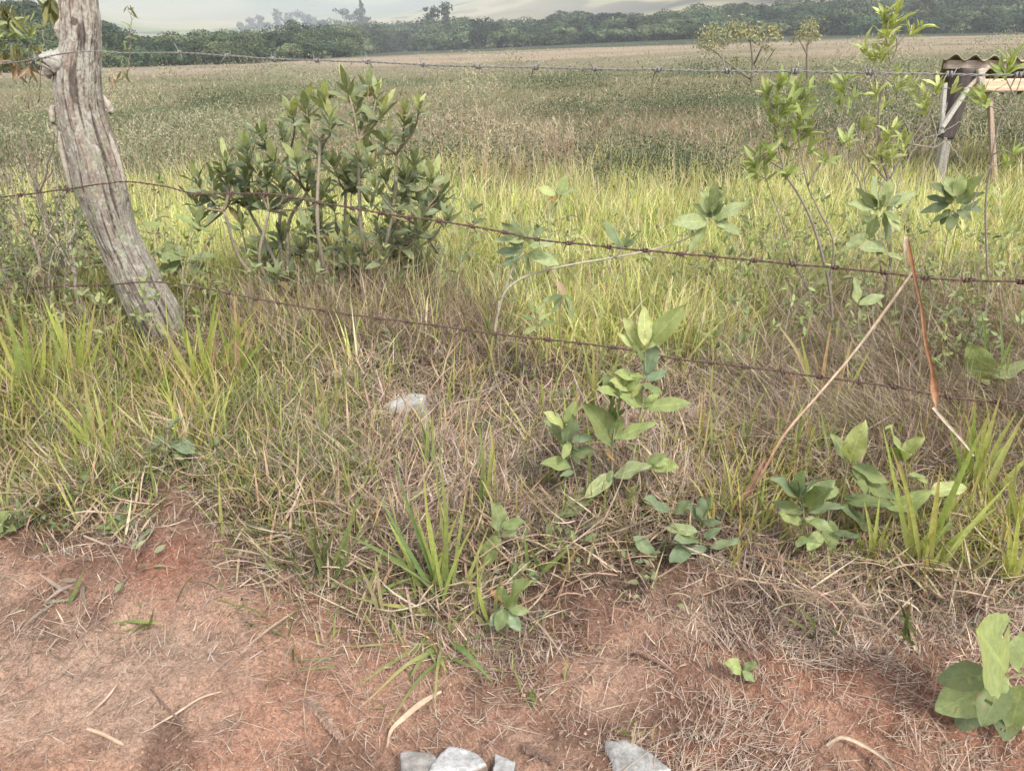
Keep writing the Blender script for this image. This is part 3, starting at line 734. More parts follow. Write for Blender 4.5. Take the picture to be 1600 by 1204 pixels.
# ================================================================== FENCE
def post():
    ys = [-60, -30, 0, 30, 60, 90, 120, 150, 180, 210, 240, 270, 300, 330, 360, 390, 420, 440, 470, 500, 530, 560, 600, 640]
    xl = [88, 88, 90, 92, 93, 87, 81, 84, 90, 97, 104, 111, 119, 130, 142, 155, 166, 173, 187, 203, 224, 243, 265, 288]
    xr = [153, 153, 153, 157, 160, 159, 159, 161, 166, 176, 187, 194, 201, 208, 215, 229, 247, 257, 277, 290, 297, 301, 314, 330]
    n, m = 620, 260
    yy = np.linspace(-60, 640, n)
    a = np.interp(yy, ys, xl); b = np.interp(yy, ys, xr)
    k = np.ones(25) / 25
    a = np.convolve(np.pad(a, 12, 'edge'), k, 'valid'); b = np.convolve(np.pad(b, 12, 'edge'), k, 'valid')
    cx = (a + b) / 2; C = np.array([V(c, y, POST_Y) for c, y in zip(cx, yy)])
    rad = (b - a) / 2 / F * np.array([np.linalg.norm([0, POST_Y * _cp - (c[2] - CAM_H) * _sp]) for c in C])
    th = np.linspace(0, 2 * math.pi, m, endpoint=False) + math.pi / 2
    TH, I = np.meshgrid(th, np.arange(n)); s = (yy[:, None] + 0 * TH) / 100.0
    wv = 0.22 * fbm(s * 0.9, TH * 0.8, 3, 299); tw = TH + 0.05 * s + wv - 0.10 * sstep(1.5, 3, s)                                               # grain twists slowly up the post
    ct, st = np.cos(tw), np.sin(tw)
    # grain as long stretched noise on a cylinder
    g1 = fbm(tw * 2.2 + 9, s * 0.45, 3, 301); g2 = fbm(tw * 7 + 3, s * 0.8, 4, 303); g3 = fbm(tw * 22 + 3, s * 1.8, 3, 305); g4 = fbm(tw * 12, s * 12, 4, 307)
    crack = np.clip(0.05 - np.abs(g1), 0, 1) / 0.05; crack2 = np.clip(0.045 - np.abs(g2), 0, 1) / 0.045
    dm = 0.10 * g1 + 0.05 * g2 + 0.03 * g3 + 0.02 * g4 - 0.14 * crack * sstep(-.2, .3, fbm(s * 0.8, TH, 3, 311)) - 0.05 * crack2
    splits = np.zeros_like(TH)
    for (t0, s0, s1, wd_, dp) in [(-1.22, .55, 2.1, .07, 1), (-1.75, .9, 2.6, .05, .8), (-2.35, -.2, 1.6, .05, .9), (-.75, 1.6, 3.4, .09, 1), (-1.05, 2.6, 4.6, .05, .8), (-1.9, 2.2, 4.2, .07, 1), (-1.5, 3.2, 5.0, .05, .9), (-2.2, 2.9, 5.4, .045, .7), (-.55, 3.6, 5.2, .06, .9), (-1.35, 4.6, 6.0, .06, 1), (-1.0, .1, 1.0, .05, .8), (-1.6, -.6, .6, .045, .7), (-.3, .4, 2.6, .06, .8), (-2.7, .8, 3.2, .07, .9), (-.85, 4.6, 5.9, .07, 1), (-1.72, 4.4, 5.8, .04, .7)]:
        path = t0 + .10 * fbm(s * 1.3, 0 * s + t0 * 9, 3, 351); dd_ = np.angle(np.exp(1j * (TH - path)))
        wl = wd_ * np.sin(np.pi * np.clip((s - s0) / (s1 - s0), 0, 1)) ** .5 * (1 + .7 * fbm(s * 4, 0 * s + t0, 2, 353)) + 1e-5
        splits = np.maximum(splits, dp * np.clip(1.25 - np.abs(dd_) / wl, 0, 1))
    dm -= 0.12 * splits * (.5 + 1.2 * np.abs(fbm(s * 2, TH, 2, 357)))
    dm += 0.05 * fbm(ct * 2 + s * 3, st * 2 + s * 2, 3, 313)
    rr = rad[:, None] * (0.90 + .82 * dm)
    dep = 0.85
    x = C[:, 0:1] + rr * np.cos(TH); y = C[:, 1:2] + rr * np.sin(TH) * dep
    z = C[:, 2:3] + 0 * TH
    v = np.stack([x, y, z], -1).reshape(-1, 3)
    i = np.arange(n - 1)[:, None] * m; j = np.arange(m)[None]; kk = (j + 1) % m
    f = np.stack([i + j, i + m + j, i + m + kk, i + kk], -1).reshape(-1, 4)[:, ::-1]
    # colour: grey weathered wood, pinkish bare streaks, pale lichen above, dark rot hole
    def lerp(p, q, w): return p + (np.asarray(q) - p) * w[..., None]
    c = np.ones((n, m, 3)) * np.array([0.24, 0.21, 0.178])
    c = lerp(c, (0.285, 0.225, 0.185), sstep(-0.1, 0.4, fbm(tw * 2 + 4, s * 0.5, 3, 321)))
    c = lerp(c, (0.29, 0.265, 0.235), sstep(0.0, 0.45, g2) * 0.6 + .4 * sstep(.1, .4, g3))
    c = lerp(c, (0.15, 0.12, 0.10), sstep(0.05, 0.4, -g4) * .5)
    c = lerp(c, (0.10, 0.082, 0.068), np.clip(0.8 * crack + 0.55 * crack2 + sstep(0.1, 0.5, -g3) * 0.45, 0, 0.9))
    c = lerp(c, (0.075, 0.06, 0.05), sstep(.1, .85, splits) * .88)
    up = 1 - sstep(0.4, 2.6, s)
    li = sstep(0.05, 0.22, fbm(tw * 5 + 2, s * 8, 5, 331, .65) + 0.30 * up - 0.16)
    c = lerp(c, (0.37, 0.36, 0.32), li * 0.7 * (1 - .8 * splits))
    c = lerp(c, (0.24, 0.25, 0.175), sstep(0.12, 0.3, fbm(tw * 6 + 8, s * 7, 4, 335)) * sstep(0.5, 3.5, s) * 0.8)
    # rot patch facing the viewer, right of centre near the top
    for (ya, xa, ry, rx_) in [(0.55, -1.12, 0.24, 0.24), (1.30, -1.38, 0.4, 0.15), (0.33, -1.45, 0.07, 0.2)]:
        dth = (TH - (xa % 6.283)); w_ = np.exp(-((s - ya) / ry) ** 2 - (dth / rx_) ** 2)
        w_ = sstep(0.35, 0.65, w_ + 0.35 * fbm(ct * 8, s * 5, 3, 341))
        c = lerp(c, (0.085, 0.07, 0.06), w_ * 0.85)
    O = np.array([C[-8][0], C[-8][1], float(base_h(C[-8][0], C[-8][1]))])
    t = thing('fence_post', 'gnarled leaning grey wooden fence post patched with lichen', 'fence post', O)
    mb = MB(); mb.add(v, f, c.reshape(-1, 3)); mb.build('wood', M_BARK, t, origin=O)
    # stub of a sawn branch on the left
    mb = MB(); p = [V(104, 96, POST_Y), V(90, 97, POST_Y - 0.03), V(78, 100, POST_Y - 0.04), V(74, 103, POST_Y - .045)]
    tube(mb, smooth_path(p, 5), np.interp(np.arange(16), [0, 8, 13, 15], [.05, .046, .040, .018]), (0.34, 0.32, 0.285), 20, 0.16)
    tube(mb, smooth_path([V(78, 104, POST_Y - .05), V(75, 112, POST_Y - .05), V(77, 121, POST_Y - .03)], 5), np.linspace(.03, .008, 11), (0.32, 0.29, 0.25), 14, 0.2)
    mb.build('branch_stub', M_BARK, t, origin=O)
    # splinters peeling from the edges
    for q in [[(84, 165), (81, 172), (83, 190), (90, 215)], [(162, 150), (168, 162), (174, 175), (165, 172)], [(166, 200), (176, 228), (188, 262), (196, 300)], [(93, 30), (90, 45), (93, 62)], [(92, 205), (97, 235), (106, 270), (112, 300)]]:
        mb = MB(); P = smooth_path([V(x, y, POST_Y - 0.01) for x, y in q], 6); r_ = 0.011 * np.sin(np.linspace(0.15, 3.0, len(P))) + .002
        tube(mb, P, r_, (0.36, 0.32, 0.27), 8, 0.25); mb.build('splinter', M_BARK, t, origin=O)
post()

def metal(name, c0, c1, rough, met):
    def fn(nt, ns, ls):
        tc = ns.new('ShaderNodeTexCoord'); n = noise(ns, ls, tc.outputs['Object'], 220, 4, 0.7)
        b = N_(ns, 'ShaderNodeBsdfPrincipled', Roughness=rough, Metallic=met)
        ls.new(ramp(ns, ls, n, [(0.3, c0), (0.7, c1)]), b.inputs['Base Color'])
        bp = N_(ns, 'ShaderNodeBump', Strength=0.5, Distance=0.001); ls.new(n, bp.inputs['Height']); ls.new(bp.outputs[0], b.inputs['Normal'])
        o = ns.new('ShaderNodeOutputMaterial'); ls.new(b.outputs[0], o.inputs['Surface'])
    return mat(name, fn)
M_GALV = metal('dull_galvanised_wire', (0.13, 0.13, 0.12), (0.29, 0.28, 0.26), 0.7, 0.3)
M_RUST = metal('rusted_wire', (0.055, 0.034, 0.027), (0.155, 0.09, 0.068), 0.9, 0.1)

def barb_mesh(m):
    mb = MB()
    for s in range(2):                                              # two wraps, four points
        a = np.linspace(0, 2 * math.pi * 1.6, 18); r_ = 0.0042
        P = np.stack([(a / 10 - 0.5) * 0.010 * (1 if s else -1), r_ * np.cos(a + s * 2), r_ * np.sin(a + s * 2)], -1)
        P = np.concatenate([[P[0] + nrm(P[1] - P[0]) * -0.004 + np.array([(-1) ** s * .006, .010, -.015 if s else .012])], P, [P[-1] + np.array([(-1) ** s * -.005, -.008, .014 if s else -.017])]])
        tube(mb, P, np.concatenate([[0.0006], np.full(len(P) - 2, 0.0015), [0.0006]]), (1, 1, 1), 5)
    o = mb.build('barb', m); me = o.data; bpy.data.objects.remove(o); return me

def wire(name_label, segs, barbs, m, rad=0.0021, sag_off=0.0):
    """segs: list of paths of points; one continuous twisted double strand"""
    pts = [q for s in segs for q in s]
    pts = [pts[0] + nrm(pts[0] - pts[1]) * 2.5] + pts + [pts[-1] + nrm(pts[-1] - pts[-2]) * 2.5]
    P = smooth_path(pts, 26)
    # resample evenly
    d = np.concatenate([[0], np.cumsum(np.linalg.norm(np.diff(P, axis=0), axis=1))]); n = int(d[-1] / 0.009)
    s = np.linspace(0, d[-1], n); P = np.stack([np.interp(s, d, P[:, k]) for k in range(3)], -1)
    P[:, 2] += 0.0025 * fbm(s / 0.09, s * 0, 2, 401); P[:, 1] += 0.003 * fbm(s / 0.12, s * 0 + 4, 2, 403)
    t = nrm(np.gradient(P, axis=0)); a = nrm(np.cross(t, [0, 0, 1.0])); b = np.cross(a, t)
    O = P[0]; w_ = thing('barbed_wire', name_label, 'barbed wire', O)
    ph = s / 0.055 * 2 * math.pi
    for k in range(2):
        mb = MB(); Q = P + 0.0021 * (np.cos(ph + k * math.pi)[:, None] * a + np.sin(ph + k * math.pi)[:, None] * b)
        tube(mb, Q, rad, (1, 1, 1), 6); mb.build('strand', m, w_, origin=O)
    me = BARB[m.name]
    for q in barbs:
        i = int(np.argmin(np.linalg.norm(P - q, axis=1)))
        o = bpy.data.objects.new('barb', me); COL.objects.link(o); o.parent = w_
        o.location = Vector(P[i] - O); ax = Vector(t[i])
        o.rotation_mode = 'QUATERNION'; qn = ax.to_track_quat('X', 'Z')
        from mathutils import Quaternion
        o.rotation_quaternion = qn @ Quaternion((1, 0, 0), RNG.uniform(0, 6.28)); o.scale = (1.55, 1.55, 1.55)
    return w_
BARB = {M_GALV.name: barb_mesh(M_GALV), M_RUST.name: barb_mesh(M_RUST)}
def P2(l): return [FW(x, y) for x, y in l]
top = [V(-140, 112, 3.6), V(0, 100, 3.45), V(55, 92, POST_Y - .06), V(90, 86, POST_Y - 0.09), V(120, 81, POST_Y - 0.17), V(158, 81, POST_Y - .09)] + P2([(200, 83), (280, 83), (360, 88), (430, 92), (540, 96), (660, 101), (750, 104), (840, 106), (935, 108), (1040, 110), (1140, 112), (1240, 112), (1350, 114), (1480, 116), (1600, 117), (1800, 118)])
wire('upper grey galvanised barbed wire running to the top of the post', [top], P2([(280, 83), (355, 88), (427, 92), (497, 95), (575, 97), (660, 101), (750, 104), (838, 106), (930, 108), (1030, 110), (1137, 111), (1243, 112), (1358, 114), (1483, 116), (1590, 117)]) + [V(58, 91, POST_Y - .06)], M_GALV, .0017)
mid = [V(-140, 322, 3.6), V(0, 308, 3.45), V(110, 295, POST_Y - 0.08), V(155, 288, POST_Y - .19), V(202, 284, POST_Y - .08)] + P2([(260, 292), (310, 303), (420, 303), (500, 317), (590, 332), (685, 345), (788, 363), (840, 374), (950, 386), (1010, 392), (1115, 401), (1240, 413), (1305, 418), (1378, 425), (1445, 434), (1510, 438), (1595, 440), (1800, 448)])
wire('middle rusty barbed wire crossing in front of the leafy bush', [mid], P2([(310, 303), (362, 302), (415, 303), (455, 309), (500, 317), (548, 325), (596, 332), (640, 338), (685, 345), (736, 353), (788, 363), (840, 374), (890, 381), (950, 386), (1010, 392), (1065, 397), (1115, 401), (1180, 408), (1240, 413), (1305, 418), (1378, 425), (1445, 434), (1512, 438), (1595, 440)]) + [V(37, 304, 3.42), V(104, 296, POST_Y - .07)], M_RUST)
low = [V(-140, 462, 3.6), V(0, 452, 3.45), V(165, 445, POST_Y - 0.08), V(218, 441, POST_Y - .17), V(262, 442, POST_Y - .08)] + P2([(315, 450), (355, 458), (435, 473), (505, 485), (545, 491), (635, 502), (725, 515), (770, 521), (858, 531), (958, 543), (1060, 561), (1112, 567), (1165, 573), (1280, 588), (1400, 605), (1480, 620), (1600, 632), (1800, 652)])
wire('lowest rusty barbed wire passing through the dry grass', [low], P2([(315, 450), (355, 458), (400, 467), (435, 473), (505, 485), (545, 491), (590, 496), (635, 502), (680, 508), (725, 515), (772, 521), (858, 531), (905, 538), (958, 543), (1060, 561), (1112, 567), (1165, 573), (1222, 580), (1280, 588), (1340, 597), (1400, 605), (1480, 620), (1560, 628)]) + [V(60, 450, 3.42), V(120, 447, 3.38)], M_RUST)

# ================================================================== SHELTER
def plain_wood(): return M_BARK
def beam(mb, a, b, w, h, c, taper=1.0, nseg=24, rough=0.06):
    a = np.asarray(a, float); b = np.asarray(b, float); t = nrm(b - a); up = np.array([0, 0, 1.0]) if abs(t[2]) < 0.8 else np.array([0, 1.0, 0])
    s = nrm(np.cross(t, up)); u = np.cross(s, t)
    m = 28; th = np.linspace(0, 2 * math.pi, m, endpoint=False)
    sq = 1 / np.maximum(np.abs(np.cos(th)), np.abs(np.sin(th))); sq = np.minimum(sq, 1.28)
    r_ = np.linspace(0, 1, nseg)[:, None]; k = 1 + (taper - 1) * r_
    gr = fbm(np.cos(th)[None] * 4 + 3, np.sin(th)[None] * 4 + r_ * 1.5, 3, int(abs(a[0] * 100)) % 97)
    rad = sq[None] * k * (1 + rough * 2 * gr)
    P = a + (b - a) * r_[..., None] + 0.02 * w * np.sin(r_[..., None] * 9)
    v = P + (rad * np.cos(th) * w / 2)[..., None] * s + (rad * np.sin(th) * h / 2)[..., None] * u
    v = v.reshape(-1, 3); i = np.arange(nseg - 1)[:, None] * m; j = np.arange(m)[None]; kk = (j + 1) % m
    f = np.stack([i + j, i + kk, i + m + kk, i + m + j], -1).reshape(-1, 4)
    base = len(v); v = np.concatenate([v, [a, b]]); j = np.arange(m); kk = (j + 1) % m; e = (nseg - 1) * m
    f = np.concatenate([f, np.stack([kk, j, j * 0 + base, j * 0 + base], -1), np.stack([e + j, e + kk, j * 0 + base + 1, j * 0 + base + 1], -1)])
    cc = np.asarray(c) * (0.85 + 0.5 * np.clip(gr + 0.3, 0, 1))[..., None]; cc = np.concatenate([cc.reshape(-1, 3), [c, c]])
    mb.add(v, f, cc)

def shelter():
    Y0 = 7.7; O = G(1462, 296); O[1] = Y0; O[0] = V(1466, 296, Y0)[0]; O[2] = float(base_h(O[0], O[1]))
    t = thing('shelter', 'low open shelter with corrugated roof on a leaning post', 'shelter', O)
    # corrugated sheet: waves along x, tilting down away from the viewer
    x0 = V(1470, 90, Y0)[0]; x1 = x0 + 2.6; zf = V(1500, 89, Y0)[2]; zb = V(1540, 141, Y0 + 1.3)[2]
    nx, ny = 420, 14; xs = np.linspace(x0, x1, nx); v_ = np.linspace(0, 1, ny)
    X, Vv = np.meshgrid(xs, v_); Z = zf + (zb - zf) * Vv + 0.024 * np.cos((X - x0) / 0.178 * 2 * math.pi + 2.4) - .01 * np.sin(X * 3)
    Yy = Y0 - 0.05 + 1.35 * Vv; X = X + (V(1464, 135, Y0 + 1.3)[0] - x0) * Vv
    top_ = np.stack([X, Yy, Z], -1).reshape(-1, 3); bot = top_ - np.array([0, 0, 0.007])
    i = np.arange(ny - 1)[:, None] * nx; j = np.arange(nx - 1)[None]
    f = np.stack([i + j, i + j + 1, i + nx + j + 1, i + nx + j], -1).reshape(-1, 4); nv = nx * ny
    e = np.arange(nx - 1); fr = np.stack([e, e + nv, e + 1 + nv, e + 1], -1); l = (ny - 1) * nx + e; bk = np.stack([l + 1, l + 1 + nv, l + nv, l], -1)
    cN = fbm(top_[:, 0] / .2, top_[:, 1] / .3, 3, 511)[:, None]
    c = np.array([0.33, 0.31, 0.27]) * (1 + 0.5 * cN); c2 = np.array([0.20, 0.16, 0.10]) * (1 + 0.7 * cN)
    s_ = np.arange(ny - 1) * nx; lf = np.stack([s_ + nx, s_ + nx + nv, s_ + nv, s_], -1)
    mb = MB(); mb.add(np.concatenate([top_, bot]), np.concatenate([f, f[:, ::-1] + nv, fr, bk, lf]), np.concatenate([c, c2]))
    mb.build('roof', M_BARK, t, origin=O)
    mb = MB(); beam(mb, V(1477, 101, Y0 + .03), V(1477, 101, Y0 + .03) + np.array([2.5, 0, -0.0]), 0.06, 0.075, (0.36, 0.29, 0.24)); mb.build('front_beam', M_BARK, t, origin=O)
    mb = MB(); beam(mb, V(1513, 134, Y0 - .02), V(1513, 134, Y0 - .02) + np.array([2.3, 0, 0.03]), 0.05, 0.105, (0.62, 0.47, 0.34)); mb.build('tie_beam', M_BARK, t, origin=O)
    mb = MB(); beam(mb, V(1462, 312, Y0), V(1480, 200, Y0), 0.095, 0.085, (0.27, 0.25, 0.22), 0.85)
    mb.build('post', M_BARK, t, origin=O)
    mb = MB(); beam(mb, V(1476, 216, Y0 + .03), V(1508, 107, Y0 + .05), 0.12, 0.16, (0.085, 0.07, 0.065), 1.3); mb.build('dark_post', M_BARK, t, origin=O)
    mb = MB(); beam(mb, V(1471, 208, Y0 - .09), V(1476, 130, Y0 - .08), 0.035, 0.035, (0.42, 0.40, 0.36)); mb.build('batten', M_BARK, t, origin=O)
    mb = MB(); beam(mb, V(1471, 200, Y0 - .12), V(1512, 138, Y0 - .08), 0.04, 0.045, (0.40, 0.37, 0.33)); beam(mb, V(1512, 138, Y0 - .08), V(1545, 104, Y0 - .05), 0.03, 0.03, (0.44, 0.36, 0.29)); mb.build('brace', M_BARK, t, origin=O)
    mb = MB(); beam(mb, V(1531, 108, Y0 - .07), V(1533, 132, Y0 - .08), 0.06, 0.06, (0.44, 0.38, 0.32)); mb.build('block', M_BARK, t, origin=O)
    p = thing('thin_post', 'thin brownish stake standing under the shelter roof', 'post', V(1552, 300, 7.6))
    q = V(1552, 300, 7.6); mb = MB(); beam(mb, (q[0], 7.6, float(base_h(q[0], 7.6)) - .05), V(1546, 140, 7.75), 0.05, 0.05, (0.36, 0.27, 0.21), 0.8, 30, .25)
    mb.build('stake', M_BARK, p, origin=p.location)
shelter()

# ================================================================== STONES
def stone_mat():
    def fn(nt, ns, ls):
        at = N_(ns, 'ShaderNodeAttribute', attribute_name='Col'); tc = ns.new('ShaderNodeTexCoord')
        n = noise(ns, ls, tc.outputs['Object'], 45, 7, 0.7); n2 = noise(ns, ls, tc.outputs['Object'], 220, 3, 0.6)
        c = mul(ns, ls, at.outputs['Color'], ramp(ns, ls, n, [(0.35, (0.62, 0.62, 0.6)), (0.6, (1.15, 1.15, 1.13))]))
        c = mul(ns, ls, c, ramp(ns, ls, n2, [(0.3, (0.8, 0.8, 0.8)), (0.7, (1.15, 1.15, 1.15))]))
        b = N_(ns, 'ShaderNodeBsdfPrincipled', Roughness=0.85)
        bp = N_(ns, 'ShaderNodeBump', Strength=0.8, Distance=0.004); ls.new(n, bp.inputs['Height']); ls.new(bp.outputs[0], b.inputs['Normal'])
        ls.new(c, b.inputs['Base Color']); o = ns.new('ShaderNodeOutputMaterial'); ls.new(b.outputs[0], o.inputs['Surface'])
    return mat('stone', fn)
M_STONE = stone_mat()
def stone(outline_px, h, label, c_top, c_side, tilt=(0, 0), seed=1, sink=0.02):
    """angular slab: outline on the ground, chamfered rim, rough faces"""
    P = np.array([G(x, y)[:2] for x, y in outline_px]); ctr = P.mean(0)
    # densify outline with jagged noise
    Q = []
    for i in range(len(P)):
        a, b = P[i], P[(i + 1) % len(P)]
        for s in np.linspace(0, 1, 12, endpoint=False):
            q = a + (b - a) * s; Q.append(q + 0.006 * vnoise(np.array([q[0] * 60]), np.array([q[1] * 60]), seed)[0] * nrm(q - ctr))
    Q = np.array(Q); m = len(Q); z0 = float(base_h(*ctr)) - sink
    rings = [(1.02, 0), (1.03, 0.5), (1.0, 0.86), (0.95, 0.98), (0.8, 1.0), (0.6, 1.0), (0.4, 1.0), (0.2, 1.0), (0.02, 1.0)]
    v = []; c = []
    for s, zz in rings:
        q = ctr + (Q - ctr) * s; hz = z0 + (h + sink) * zz + (0.012 * fbm(q[:, 0] * 14, q[:, 1] * 14, 4, seed) if zz > .8 else 0) + ((q - ctr) @ np.array(tilt)) * (zz)
        v.append(np.stack([q[:, 0], q[:, 1], hz + 0 * q[:, 0]], -1))
        k = (np.asarray(c_top) if zz >= .98 else np.asarray(c_side)) * (1 + 0.5 * fbm(q[:, 0] * 25, q[:, 1] * 25, 3, seed + 5))[:, None]; c.append(k)
    v = np.concatenate(v); c = np.concatenate(c); n = len(rings)
    i = np.arange(n - 1)[:, None] * m; j = np.arange(m)[None]; kk = (j + 1) % m
    f = np.stack([i + j, i + kk, i + m + kk, i + m + j], -1).reshape(-1, 4)
    area = sum(P[i][0] * P[(i + 1) % len(P)][1] - P[(i + 1) % len(P)][0] * P[i][1] for i in range(len(P)))
    if area < 0: f = f[:, ::-1]
    O = np.array([ctr[0], ctr[1], z0 + sink]); mb = MB(); mb.add(v, f, c)
    tag(mb.build('stone', M_STONE, origin=O), label, 'stone')
stone([(945, 1163), (985, 1166), (1020, 1185), (1045, 1212), (1000, 1225), (965, 1222), (955, 1190)], 0.018, 'flat grey slab of stone with a pale rim and brown stain', (0.26, 0.25, 0.235), (0.46, 0.45, 0.42), (0.05, 0.05), 3)
stone([(698, 1176), (722, 1180), (748, 1194), (762, 1216), (715, 1240), (670, 1225), (680, 1200)], 0.038, 'whitest of the stones at the bottom edge, with a dark upper rim', (0.43, 0.42, 0.41), (0.19, 0.145, 0.115), (0.1, -0.25), 5)
stone([(624, 1186), (650, 1182), (684, 1192), (682, 1215), (640, 1230), (626, 1215)], 0.03, 'grey mottled stone left of the white stone at the bottom edge', (0.24, 0.22, 0.20), (0.18, 0.165, 0.15), (0, -0.1), 7)
stone([(773, 1188), (788, 1196), (806, 1204), (800, 1228), (770, 1225)], 0.03, 'small dark-edged grey stone right of the white stone', (0.30, 0.29, 0.28), (0.14, 0.13, 0.12), (0, -0.1), 9)
stone([(607, 668), (625, 658), (648, 655), (668, 664), (665, 678), (612, 677)], 0.115, 'pale grey stone half hidden in the dry grass below the bush', (0.38, 0.37, 0.35), (0.33, 0.32, 0.30), (0.12, -0.12), 11)
0 and stone([(470, 1062), (480, 1058), (484, 1066), (474, 1070)], 0.008, 'pink pebble lying on the bare earth left of the seed spike', (0.5, 0.36, 0.30), (0.45, 0.32, 0.27), (0, 0), 13, .004)
0 and stone([(815, 1025), (825, 1023), (827, 1034), (817, 1036)], 0.01, 'small pinkish white pebble beside the low weeds', (0.62, 0.48, 0.42), (0.5, 0.38, 0.33), (0, 0), 15, .004)
# ================================================================== PLANTS
GRN = {'g': (0.18, 0.225, 0.095), 'd': (0.12, 0.155, 0.075), 'y': (0.26, 0.33, 0.075), 'b': (0.175, 0.23, 0.135), 'w': (0.28, 0.325, 0.165), 'o': (0.34, 0.18, 0.08), 'l': (0.25, 0.30, 0.12), 'n': (0.19, 0.18, 0.085), 't': (0.38, 0.27, 0.19), 'v': (0.36, 0.395, 0.17)}

def leafy(name, label, base, Y, stems, lv, matl=M_LEAF, cat='plant', stem_r=0.003, wr=0.42, fold=0.3, spread=0.05, stemcol=(0.22, 0.20, 0.12), rows=10, serr=0.0, holes=None, flat=0):
    """stems: list of photo paths; lv: (x0,y0,x1,y1,colour[,width ratio]) leaf root to tip, measured on the photo; all stands around distance Y"""
    if Y < 2.5: Y = float(G(base[0], base[1])[1]) - .03
    bp = V(base[0], base[1], Y); O = np.array([bp[0], Y, float(base_h(bp[0], Y))])
    t = thing(name, label, cat, O)
    mb = MB()
    for st in stems:
        P = smooth_path([V(x, y, Y + RNG.normal(0, 0.008)) for x, y in st], 6)
        if abs(P[0][2] - O[2]) < 0.15: P[0][2] = min(P[0][2], H(P[0][0], P[0][1]) - 0.01)
        tube(mb, P, np.linspace(stem_r, stem_r * 0.5, len(P)), stemcol, 7, 0.1)
    if stems: mb.build('stem', M_BARK, t, origin=O)
    # leaves of one plant, each drooping its own way
    mb = MB()
    for q in lv:
        x0, y0, x1, y1, k = q[:5]; r_ = q[5] if len(q) > 5 else wr
        a = V(x0, y0, Y + RNG.normal(0, spread * 0.25)); dep = RNG.uniform(-1.0, 0.45) * spread * 1.6
        b = V(x1, y1, max(Y + dep, 0.6))
        if q[-1] == 'far': b = V(x1, y1, Y + spread)
        Lp = np.linalg.norm(b - a); vc = nrm(np.array([0, 0, CAM_H]) - a); sidew = nrm(np.cross(b - a, vc)) * RNG.normal(0, .35)
        nor = nrm(vc * 0.75 + np.array([0, 0, 0.75]) + sidew)
        dr = RNG.uniform(0.0, 0.35)
        if flat: nor = nrm(vc + np.array([0, 0, .35]) + sidew * .4); dr *= .4
        c = np.array(GRN[k]) * RNG.uniform(0.85, 1.2)
        leaves(mb, a, (b - a) + nrm(nor) * 0.25 * dr * Lp, nor, Lp * 1.04, Lp * r_, c, fold=RNG.uniform(0.1, fold + .15), droop=dr, wave=0.03 if flat else 0.10, rows=rows, serr=serr, curl=RNG.uniform(0, .1 if flat else .5), shape=0.85, holes=holes)
    if matl is M_WOOLLY and len(lv) > 5:
        for q in lv:                                                  # inner smaller leaves of each whorl
            a = V(q[0], q[1], Y); b = V(q[2], q[3], Y); d0 = b - a; Lp = np.linalg.norm(d0) * RNG.uniform(.35, .7)
            dd = nrm(nrm(d0) + RNG.normal(0, .45, 3) + np.array([0, 0, .35]))
            leaves(mb, a, dd, nrm(nrm(np.array([0, 0, CAM_H]) - a) * .5 + np.array([0, 0, .7]) + RNG.normal(0, .35, 3)), Lp, Lp * wr * .9, np.array(GRN[q[4]]) * RNG.uniform(.8, 1.2), fold=.45, droop=RNG.uniform(-.2, .5), wave=.1, rows=8, curl=.3)
    if lv: mb.build('leaves', matl, t, origin=O)
    return t

